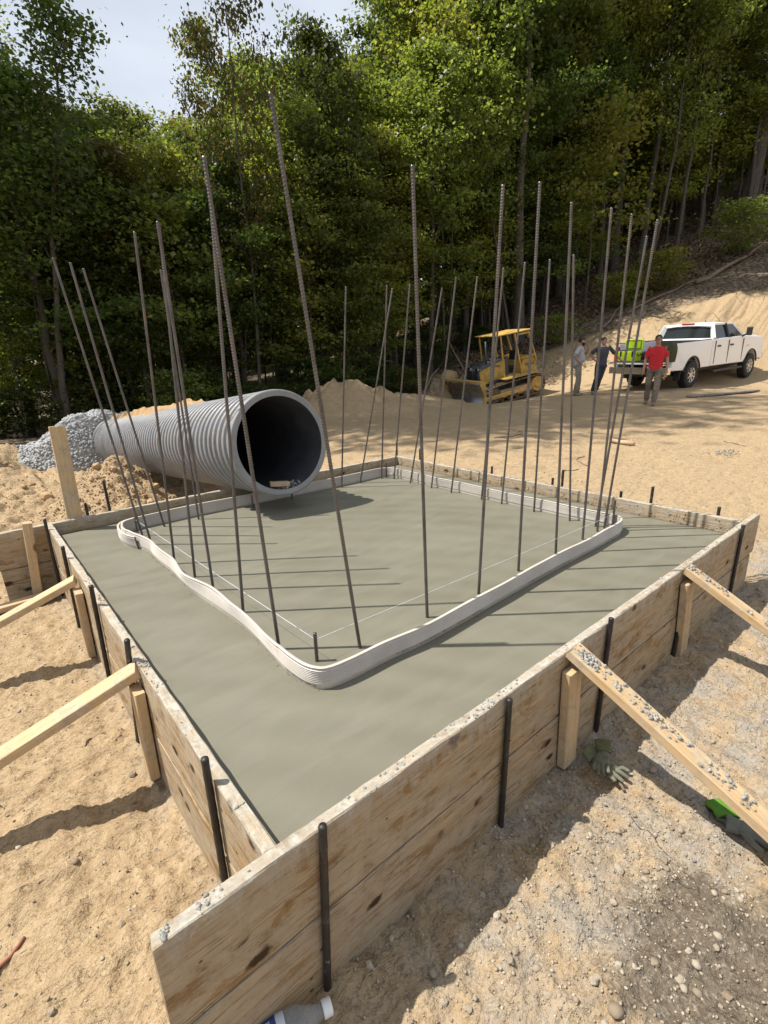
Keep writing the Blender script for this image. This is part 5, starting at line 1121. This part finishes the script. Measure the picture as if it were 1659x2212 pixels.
# olive bag slung over the bed corner
nb, mbb = 26, 18; V = np.zeros((nb, mbb, 3)); g = np.random.RandomState(2)
for i in range(nb):
    a = 2*math.pi*i/nb
    for j in range(mbb):
        t = j/(mbb-1); r = (.25*math.sin(math.pi*(.10+.62*t))**.6)*(1+.06*math.sin(5*a+3*t)+.04*math.sin(9*a-4*t)); V[i, j] = (r*math.cos(a)*.85, r*math.sin(a)*.75, .60*(1-t**1.3)-.04)
ii = np.arange(nb*mbb).reshape(nb, mbb); F = np.stack([ii, np.roll(ii, -1, 0)], -1); F = np.stack([ii[:,:-1], np.roll(ii, -1, 0)[:,:-1], np.roll(ii, -1, 0)[:,1:], ii[:,1:]], -1).reshape(-1, 4)
bg = link('canvas_bag', npmesh('canvas_bag', V.reshape(-1, 3), F, MT['olive'], True)); bg.matrix_world = tk_m @ Matrix.Translation((-1.25, -.85, .94)); tag(bg, 'olive canvas bag slumped over the rear corner of the truck bed', 'bag')
# grey plank on the ground in front of the truck
x, y = 16.9, 4.35; MT['greywood'] = simple('weathered_board', (0.22, 0.19, 0.155), .9, var=.3, scale=6)
o = plank('wood_plank', (15.6, 4.55, tz(15.6, 4.55)+.035), (18.6, 3.75, tz(18.6, 3.75)+.035), .24, .045, MT['greywood'], None, 5, (0,0,1), .004, .2); tag(o, 'long grey board lying on the ground beside the truck', 'plank')
# ================================================================== PEOPLE
MT['skin'] = simple('skin', (0.40, 0.215, 0.14), 0.55, var=.08, scale=20)
MT['hair'] = simple('black_hair', (0.012, 0.010, 0.009), 0.6)
MT['eye'] = simple('eye_white', (0.6, 0.58, 0.55), 0.3); MT['shoe'] = simple('dusty_boot', (0.20, 0.165, 0.125), 0.85, var=.3, scale=20)
def cloth(n, c, var=.15, scale=9): return simple(n, c, .92, var=var, scale=scale, bump=.006, bscale=22)
MT['shirt_red'] = cloth('red_cotton', (0.52, 0.022, 0.030), .12); MT['shirt_grey'] = cloth('grey_cotton', (0.36, 0.37, 0.38), .12); MT['shirt_dark'] = cloth('charcoal_cotton', (0.058, 0.058, 0.074), .15)
MT['pants_tan'] = cloth('dusty_work_trousers', (0.185, 0.15, 0.118), .4, 5); MT['pants_khaki'] = cloth('khaki_trousers', (0.21, 0.185, 0.14), .25, 6); MT['jeans'] = cloth('dark_jeans', (0.032, 0.035, 0.050), .3)
def lerp3(a, b, t): return Vector(a).lerp(Vector(b), t)
def hand_geo(mb, wrist, fwd, thumb, curl=.35, s=1.0):
    """palm + five bent fingers; fwd = finger direction, thumb = side the thumb leaves"""
    f = Vector(fwd).normalized(); t = Vector(thumb); t = (t-f*t.dot(f)).normalized(); p = f.cross(t)   # p: palm normal
    w = Vector(wrist); mb.tube([w, w+f*.03*s, w+f*.085*s], [.024*s, .030*s, .036*s], 10, True, .45, p.cross(f))
    for i, (o, L, r) in enumerate(((.030,.070,.0085),(.011,.080,.009),(-.010,.074,.0088),(-.030,.058,.0078))):
        b = w+f*.080*s+t*o*s; d1 = (f+p*curl*.6+t*o*1.5).normalized(); d2 = (f+p*curl*1.5).normalized(); m = b+d1*L*.5*s
        mb.tube([b-d1*.02*s, m, m+d2*L*.5*s], [r*s, r*s, r*.8*s], 7)
    b = w+f*.03*s+t*.026*s; d = (f*.75+t*.75+p*.25).normalized(); mb.tube([b, b+d*.035*s, b+d*.035*s+(f*.9+t*.35+p*.3).normalized()*.035*s], [.0115*s, .0105*s, .008*s], 7)
def person(loc, rz, J, shirt, pants, label, beard=False, face_dir=(0,1,0), hair_v=0, hands=None, glasses=False, slv=.55):
    """J: joints in local axes (+y faces forward, +x the person's right)"""
    root = empty('person', loc, (0,0,rz)); tag(root, label, 'person')
    mb = MB(); V = Vector; pel, chest, neck, head = V(J['pelvis']), V(J['chest']), V(J['neck']), V(J['head'])
    # trunk
    def loft(rows, n=16):
        mb2 = []
        vs = []; k = len(rows)
        for c, rx, ry in rows:
            for j in range(n): a = 2*math.pi*j/n; vs.append(V(c)+V((rx*math.cos(a), ry*math.sin(a), 0)))
        fs = [(i*n+j, i*n+(j+1) % n, (i+1)*n+(j+1) % n, (i+1)*n+j) for i in range(k-1) for j in range(n)]+[tuple(reversed(range(n))), tuple(range((k-1)*n, k*n))]
        return vs, fs
    bel = J.get('belly', 0)
    trunk = [(pel-V((0,0,.08)), .135, .105), (pel, .158, .118), (lerp3(pel, chest, .35)+V((0,bel*.5,0)), .148+bel*.3, .108+bel), (lerp3(pel, chest, .7)+V((0,bel*.35,0)), .160+bel*.2, .112+bel*.6), (chest, .178, .115), (lerp3(chest, neck, .55), .165, .095), (lerp3(chest, neck, .85), .10, .072), (neck, .056, .058)]
    mb.add(*loft(trunk)); mb.tube([neck-V((0,0,.06)), neck, lerp3(neck, head, .55)], [.062, .054, .052], 12)
    fd = V(face_dir).normalized(); sd = fd.cross(V((0,0,1))).normalized()
    # head: cranium, jaw, nose, ears
    mb.ball(head+fd*-.008+V((0,0,.022)), (.077,.092,.098), 14, 10); mb.ball(head+fd*.022+V((0,0,-.045)), (.058,.066,.068), 12, 8)
    mb.tube([head+fd*.082+V((0,0,.018)), head+fd*.106+V((0,0,-.018)), head+fd*.086+V((0,0,-.026))], [.010,.015,.012], 8)
    for q in (1, -1): mb.ball(head+sd*q*.078+V((0,0,-.004)), (.012,.020,.030), 8, 6)
    mb.tube([head+fd*.082+sd*.022+V((0,0,-.058)), head+fd*.088+V((0,0,-.058)), head+fd*.082-sd*.022+V((0,0,-.058))], .009, 6)
    for sgn, S in ((1, 'R'), (-1, 'L')):
        sh, el, wr = V(J['sh'+S]), V(J['el'+S]), V(J['wr'+S])
        mb.tube([lerp3(sh, chest, .35), sh, lerp3(sh, el, .45), el, lerp3(el, wr, .4), wr], [.060,.056,.047,.038,.037,.026], 10)
        hd_ = (hands or {}).get(S, ((wr-el).normalized(), (0,1,0), .45)); hand_geo(mb, wr, *hd_)
        hp, kn, an = V(J['hp'+S]), V(J['kn'+S]), V(J['an'+S])
        mb.tube([lerp3(hp, pel, .3), hp, lerp3(hp, kn, .5), kn, lerp3(kn, an, .35), an], [.085,.083,.070,.052,.054,.038], 12)
    body = remesh(mb, .0075, 4); body.materials.append(MT['skin']); body.name = 'body'; bo = link('body', body, root)
    # shirt
    mb = MB(); up_rows = [(c, rx+.016, ry+.018) for c, rx, ry in trunk[1:]]; up_rows[0] = (pel+V((0,0,-.06)), .172, .135); up_rows.insert(1, (pel+V((0,0,.04)), .170, .130+bel*.5))
    up_rows[-1] = (neck-V((0,0,.015)), .066, .066); mb.add(*loft(up_rows))
    for S in 'RL':
        sh, el = V(J['sh'+S]), V(J['el'+S]); mb.tube([lerp3(sh, chest, .5), sh, lerp3(sh, el, slv*.6), lerp3(sh, el, slv+.22)], [.066,.064,.061,.062], 12)
    sm = remesh(mb, .011, 3); sm.materials.append(MT[shirt]); so_ = link('shirt', sm, root)
    tx = bpy.data.textures.new('folds', 'CLOUDS'); tx.noise_scale = .09
    dm = so_.modifiers.new('folds', 'DISPLACE'); dm.texture = tx; dm.strength = .010; dm.mid_level = .5
    # trousers
    mb = MB(); mb.add(*loft([(pel+V((0,0,-.13)), .150, .125), (pel+V((0,0,-.03)), .166, .128), (pel+V((0,0,.05)), .160, .122)]))
    for S in 'RL':
        hp, kn, an = V(J['hp'+S]), V(J['kn'+S]), V(J['an'+S]); mb.tube([lerp3(hp, pel, .35), hp, lerp3(hp, kn, .5), kn, lerp3(kn, an, .5), an+V((0,0,.01))], [.098,.100,.090,.076,.074,.070], 12)
    pm = remesh(mb, .012, 3); pm.materials.append(MT[pants]); po = link('trousers', pm, root)
    tx2 = bpy.data.textures.new('folds2', 'CLOUDS'); tx2.noise_scale = .07; dm = po.modifiers.new('folds', 'DISPLACE'); dm.texture = tx2; dm.strength = .03; dm.mid_level = .5
    for S in 'RL':
        an = V(J['an'+S]); to = V(J['to'+S]); d = (to-an); d.z = 0; d.normalize(); zf = J.get('gz'+S, 0.0)
        mb = MB(); mb.tube([an+V((0,0,.05)), an-V((0,0,.02)), V((an.x, an.y, zf+.045))], [.052,.054,.05], 10); b0 = V((an.x, an.y, zf+.042))
        mb.tube([b0-d*.065, b0, b0+d*.09-V((0,0,.004)), b0+d*.16-V((0,0,.008)), b0+d*.185-V((0,0,.012))], [.036,.044,.046,.042,.02], 10)
        bm_ = remesh(mb, .010, 2); bm_.materials.append(MT['shoe']); link('boot', bm_, root)
    # hair, eyes, beard
    mb = MB(); mb.ball(head+fd*-.016+V((0,0,.036)), (.080,.094,.088), 16, 12); keep = MB()
    hv = [q for q in mb.v]; 
    ok = [((V(q)-head).dot(fd) < .070 and (V(q)-head).z > .030) or ((V(q)-head).dot(fd) < .012 and (V(q)-head).z > -.045+hair_v) or (V(q)-head).z > .082 for q in hv]
    mb.f = [f for f in mb.f if all(ok[i] for i in f)]; ho = mb.build('hair', MT['hair'], root, True); sm_ = ho.modifiers.new('t', 'SOLIDIFY'); sm_.thickness = .008; sm_.offset = 0.5
    for q in (1, -1):
        e = MB().ball(head+fd*.074+sd*q*.030+V((0,0,.016)), .0115, 8, 6).build('eye', MT['eye'], root, True); MB().ball(head+fd*.083+sd*q*.030+V((0,0,.016)), .006, 6, 5).build('pupil', MT['hair'], e, True)
        MB().tube([head+fd*.086+sd*q*.014+V((0,0,.036)), head+fd*.084+sd*q*.032+V((0,0,.041)), head+fd*.074+sd*q*.050+V((0,0,.034))], .0055, 5).build('eyebrow', MT['hair'], root)
    if beard:
        mb = MB(); mb.ball(head+fd*.024+V((0,0,-.050)), (.064,.073,.070), 14, 10); mb.f = [f for f in mb.f if all((V(mb.v[i])-head).z < -.030 and (V(mb.v[i])-head).dot(fd) > -.03 for i in f)]; mb.build('beard', MT['hair'], root, True)
    if glasses:
        gl = MB()
        for q in (1, -1): gl.lathe([(.021,0),(.025,.004),(.021,.007)], 14, head+fd*.090+sd*q*.030+V((0,0,.014)), fd)
        gl.tube([head+fd*.094+sd*.008+V((0,0,.018)), head+fd*.094-sd*.008+V((0,0,.018))], .003, 5); gl.build('glasses', MT['black'], root)
    return root
def face_to(dx_, dy_): return math.atan2(dy_, dx_)-math.pi/2
to_cam = (-cy_, -sy_)
# man in red, walking towards the camera
px_, py_ = 13.67, 4.81
red = person((px_, py_, tz(px_, py_)), face_to(CAM.x-px_-.6, CAM.y-py_), dict(pelvis=(0,0,.96), chest=(0,.02,1.28), neck=(0,.03,1.49), head=(0,.055,1.625), shR=(.182,.01,1.42), elR=(.245,-.02,1.14), wrR=(.26,.06,.89), shL=(-.182,.01,1.42), elL=(-.25,0,1.14), wrL=(-.27,.07,.89),
    hpR=(.095,0,.92), knR=(.115,-.02,.49), anR=(.12,-.16,.115), toR=(.13,.0,.1), hpL=(-.095,0,.92), knL=(-.085,.12,.50), anL=(-.06,.16,.10), toL=(-.06,.3,.1), gzR=.02), 'shirt_red', 'pants_tan', 'man in a red t-shirt walking away from the truck holding gloves', hands={'R': ((0,.15,-1), (0,1,0), .5), 'L': ((0,.2,-1), (0,1,0), .9)}, glasses=True)
# man in grey, hand to his face
px_, py_ = 14.50, 7.42
grey = person((px_, py_, tz(px_, py_)), face_to(.45, -.75), dict(pelvis=(0,-.02,.95), chest=(0,.0,1.27), neck=(0,.02,1.47), head=(0,.06,1.60), belly=.055, shR=(.20,.0,1.42), elR=(.36,-.14,1.17), wrR=(.22,.02,1.0), shL=(-.20,.01,1.42), elL=(-.25,.20,1.20), wrL=(-.09,.27,1.42),
    hpR=(.10,0,.91), knR=(.12,.03,.49), anR=(.13,-.03,.10), toR=(.18,.12,.1), hpL=(-.10,0,.91), knL=(-.11,.05,.49), anL=(-.13,.04,.10), toL=(-.18,.2,.1)), 'shirt_grey', 'pants_khaki', 'bearded man in a grey t-shirt raising a hand to his face', True, (.0,1,-.25), hands={'R': ((-.8,.3,-.5), (0,.6,.6), .7), 'L': ((.35,-.55,.75), (.6,.4,0), .6)})
# man in charcoal, leaning on the tailgate
px_, py_ = 15.35, 7.15
dark = person((px_, py_, tz(px_, py_)), face_to(-.55, -.75), dict(pelvis=(-.02,0,.93), chest=(-.03,.02,1.25), neck=(-.03,.04,1.45), head=(-.02,.06,1.58), shR=(.15,.01,1.40), elR=(.33,-.08,1.18), wrR=(.17,.03,1.0), shL=(-.25,.02,1.39), elL=(-.45,.02,1.17), wrL=(-.66,.05,.985),
    hpR=(.07,0,.89), knR=(.12,.08,.49), anR=(.20,.06,.10), toR=(.26,.2,.1), hpL=(-.12,0,.89), knL=(-.02,.0,.49), anL=(.08,-.02,.10), toL=(.14,.12,.1)), 'shirt_dark', 'jeans', 'man in a charcoal t-shirt leaning one arm on the tailgate', hands={'R': ((-.8,.2,-.5), (0,.6,.6), .7), 'L': ((-.9,.1,-.25), (0,1,0), .3)})

# ================================================================== SMALL THINGS ON THE GROUND
MT['glove_grey'] = simple('dirty_knit_glove', (0.145, 0.14, 0.095), .92, var=.35, scale=30, bump=.003, bscale=180); MT['glove_dark'] = simple('grey_rubber_glove', (0.13, 0.13, 0.105), .8, var=.3, scale=25, bump=.002)
MT['glove_cuff'] = simple('yellow_green_cuff', (0.125, 0.125, 0.055), .95, var=.2, scale=40, bump=.002, bscale=200); MT['green'] = simple('bright_green_cuff', (0.075, 0.19, 0.012), .9, var=.2, scale=30, bump=.002, bscale=250)
def glove(loc, rz, mat, cuffmat, label, fold=0.0, sc=1.15, tilt=0.0, spread=1.0, cuff=True):
    r = empty('work_glove', loc, (tilt, 0, rz)); tag(r, label, 'glove'); mb = MB(); V = Vector
    mb.tube([V((-.02,0,.022)), V((.02,0,.026)), V((.06,0,.028)), V((.09,0,.024))], [.036,.042,.046,.042], 12, True, .42, (0,0,1))
    for i, (y, L, a, lift) in enumerate(((.036,.070,.28,.10),(.013,.082,.07,-.05),(-.012,.078,-.12,-.12),(-.035,.060,-.36,.05))):
        b = V((.075,y,.022)); d = V((math.cos(a*spread), math.sin(a*spread), lift)).normalized(); m = b+d*L*.55; e = m+V((math.cos(a*spread+.15), math.sin(a*spread+.15), -.22)).normalized()*L*.5
        mb.tube([b-d*.02, b+d*.01, m, e], [.0125,.0125,.012,.0095], 9)
    mb.tube([V((.01,-.03,.02)), V((.035,-.062,.022)), V((.07,-.080,.016))], [.016,.013,.010], 9)
    me = remesh(mb, .004, 3); me.materials.append(mat); link('hand', me, r)
    if cuff:
        k = 18; V2 = []
        for j in range(8):
            t = j/7
            for i in range(k):
                a = 2*math.pi*i/k; w = .040+.008*t; V2.append((-.015-.045*t, w*math.cos(a)*(1+.05*math.sin(6*a+5*t)), .022+.016*math.sin(a)*(1-.2*t)+fold*t*t*.05))
        F = [(j*k+i, j*k+(i+1) % k, (j+1)*k+(i+1) % k, (j+1)*k+i) for j in range(7) for i in range(k)]
        c = MB().add(V2, F).build('cuff', cuffmat, r, True); q = c.modifiers.new('t', 'SOLIDIFY'); q.thickness = .003
    r.scale = (sc,)*3; return r
gz = lambda x, y: tz(x, y)+.004
glove((1.385,-.150, gz(1.385,-.15)), R(-95), MT['glove_grey'], MT['glove_cuff'], 'dirty grey work glove palm down by the post of the near brace', .6, .80)
glove((1.41,-.165, gz(1.41,-.165)+.022), R(-160), MT['glove_grey'], MT['glove_cuff'], 'crumpled glove with a yellow cuff lying on top of the grey glove', 1.0, .70, .3, .3)
wire('twig_', [(1.40,-.215,gz(1.4,-.215)+.015),(1.375,-.25,gz(1.375,-.25)+.012),(1.345,-.285,gz(1.345,-.285)+.010)], [.008,.007,.006], MT['twig']).name = 'stick'; tag(bpy.data.objects['stick'], 'short bare stick beside the grey glove', 'stick')
glove((1.455,-.655, gz(1.455,-.655)), R(-75), MT['glove_dark'], MT['glove_dark'], 'grey rubber glove half under the near brace', .0, .85, 0, .8)
# folded green cuffed glove
r_ = empty('work_glove', (1.510,-.575, gz(1.51,-.575)), (0, 0, R(-38))); r_.scale = (.8,.8,.8); tag(r_, 'folded bright green glove with black trim beside the near brace', 'glove')
k = 16; V2 = []
for j in range(10):
    for i in range(12):
        x = -.055+.11*j/9; y = -.045+.09*i/11; V2.append((x*(1+.06*math.sin(i*.9)), y*(1+.05*math.sin(j*.8)), .042+.005*math.sin(j*.7+i*.4)-.010*((j-4.5)/4.5)**4))
o = MB().add(V2, [(j*12+i, j*12+i+1, (j+1)*12+i+1, (j+1)*12+i) for j in range(9) for i in range(11)]).build('green_cuff', MT['green'], r_, True); q = o.modifiers.new('t', 'SOLIDIFY'); q.thickness = .010
MB().add([(x*.96, y*.94, z-.016) for x, y, z in V2], [(j*12+i, j*12+i+1, (j+1)*12+i+1, (j+1)*12+i) for j in range(9) for i in range(11)]).build('black_trim', MT['black'], r_, True).modifiers.new('t', 'SOLIDIFY').thickness = .006
mb = MB(); mb.tube([(-.05,-.03,.016),(.0,-.055,.014),(.045,-.085,.012)], [.014,.013,.010], 8); mb.tube([(-.02,-.03,.014),(-.02,-.075,.012)], [.014,.010], 8); mb.tube([(.05,-.02,.016),(.10,-.05,.014),(.13,-.06,.012)], [.018,.015,.012], 8); mb.tube([(-.05,-.02,.016),(.05,-.02,.016)], .016, 8)
me = remesh(mb, .004, 2); me.materials.append(MT['glove_dark']); link('fingers', me, r_)
# gloves in the walking man's hand
m_ = red.matrix_basis; pw = m_ @ Vector((-.27,.09,.79)); gl = glove(pw, red.rotation_euler.z+R(90), simple('tan_leather_glove', (.36,.22,.10), .85, var=.2), MT['glove_cuff'], 'tan work glove hanging from the hand of the man in red', 0, 1.0, 0, .6, False); gl.rotation_euler = (0, R(80), red.rotation_euler.z)
# water bottle lying in the shade of the near form
MT['clear'] = NT('clear_plastic').set(Base_Color=(0.82,0.84,0.85), Roughness=0.12, Transmission_Weight=0.85).m; MT['clear'].node_tree.nodes['Principled BSDF'].inputs['IOR'].default_value = 1.15
MT['label_blue'] = simple('blue_label', (0.03, 0.06, 0.22), .4, var=.3, scale=40); MT['label_white'] = simple('white_label', (0.6, 0.64, 0.70), .4)
bx, by = .047, -.108; bt = empty('water_bottle', (bx, by, tz(bx, by)+.040), (0, 0, R(165))); bt.scale = (1.35,)*3   # +x runs from the cap to the base
tag(bt, 'clear plastic water bottle with a blue label lying by the near form wall', 'bottle')
MB().lathe([(.011,.012),(.0125,.02),(.014,.028),(.022,.048),(.030,.065),(.0315,.075),(.030,.085),(.0315,.095),(.030,.105),(.0305,.175),(.0315,.185),(.030,.195),(.028,.205),(.010,.202)], 28, (0,0,0), (1,0,0), False, True).build('bottle_body', MT['clear'], bt, True)
MB().lathe([(.004,-.002),(.0145,-.002),(.0155,.001),(.0155,.014),(.0145,.016)], 28, (0,0,0), (1,0,0), True).build('cap', MT['whiteplastic'], bt)
lb = MB().lathe([(.0313,.088),(.0313,.162)], 28, (0,0,0), (1,0,0)).build('label_wrap', MT['label_blue'], bt, True); MB().lathe([(.0316,.088),(.0316,.104)], 28, (0,0,0), (1,0,0)).build('label_band', MT['label_white'], lb, True)
me = text_mesh('0 Ga', .022); me.materials.append(MT['label_white']); n_ = len(me.vertices); co = np.zeros(n_*3); me.vertices.foreach_get('co', co); co = co.reshape(-1, 3); a = co[:,0]/.032-.9; me.vertices.foreach_set('co', np.c_[.115+co[:,1]*.9, -.0318*np.sin(a), .0318*np.cos(a)].ravel()); me.update(); link('label_print', me, lb)
# pale rootlet, cracks, sticks
def gline(name, P, r, mat, label, cat): 
    pts_ = catmull([(x, y, 0) for x, y in P], False, .02); pts_ = [Vector((q.x, q.y, tz(q.x, q.y)+r*.7)) for q in pts_]; o = MB().tube(pts_, [r*(1-.4*i/len(pts_)) for i in range(len(pts_))], 6).build(name, mat, None, True); tag(o, label, cat); return o
MT['wire'] = simple('tan_wire', (0.38, 0.25, 0.14), .7)
gline('root_fibre', [(.075,-.10),(.11,-.09),(.155,-.105),(.215,-.10),(.27,-.115),(.32,-.11)], .0022, MT['wire'], 'thin pale root fibre curling from the bottle along the near form wall', 'root')
gline('root_fibre', [(.61,-1.1),(.60,-1.0),(.615,-.93),(.60,-.87)], .004, MT['twig'], 'crooked root fibre among the stones in front of the near form wall', 'root')
gline('dark_twig', [(.672,-1.03),(.70,-.99)], .003, MT['bark'], 'short dark twig among the stones at the bottom', 'twig')
gline('wood_stick', [(-.68,.58),(-.62,.612),(-.555,.655)], .008, simple('reddish_stick', (.30,.13,.08), .85, var=.3), 'reddish stick on the clay at the lower left edge', 'stick')
gline('root_fibre', [(1.24,-.36),(1.22,-.45),(1.19,-.53),(1.17,-.60),(1.10,-.64)], .0022, MT['bark'], 'dark hairline root beside the shadow of the near brace', 'root')
o = MB().tube([(8.42,3.28,tz(8.42,3.28)+.035),(8.35,3.03,tz(8.35,3.03)+.035),(8.25,2.80,tz(8.25,2.80)+.035)], [.035,.038,.035], 10).build('log', simple('peeled_log', (.42,.30,.19), .9, var=.25, scale=5), None, True); tag(o, 'short peeled log lying on the yard behind the far form wall', 'log')
for i, (P, s) in enumerate([([(6.4,2.6),(6.6,2.9),(6.9,2.95)], 'dry twig on the yard left of the peeled log'), ([(5.6,2.55),(5.9,2.7),(6.15,2.62)], 'dry twig just behind the far form wall'), ([(7.6,5.2),(8.2,5.0),(8.5,5.3)], 'dry twig in the shaded part of the yard'), ([(9.4,1.5),(9.7,1.9)], 'dry twig at the right of the yard'), ([(-.25,1.45),(-.21,1.5),(-.16,1.49)], 'curled dead leaf stalk beside the nearer left brace'), ([(-.30,3.75),(.0,4.1),(.25,4.0)], 'dry branch on the dirt behind the upright board')]):
    gline('dry_twig', P, .012 if i < 4 else (.004 if i == 4 else .014), MT['twig'], s, 'twig')
o = link('cinder_rubble', scatter_mesh('cinder_rubble', np.array([(8.6+random.Random(i).gauss(0,.14), 1.55+random.Random(i+50).gauss(0,.09), 0) for i in range(30)])+np.array([0,0,tz(8.6,1.55)+.02]), np.full(30, .018), MT['crumb'], 3)); tag(o, 'small scatter of grey rubble on the yard right of the peeled log', 'rubble', kind='stuff')
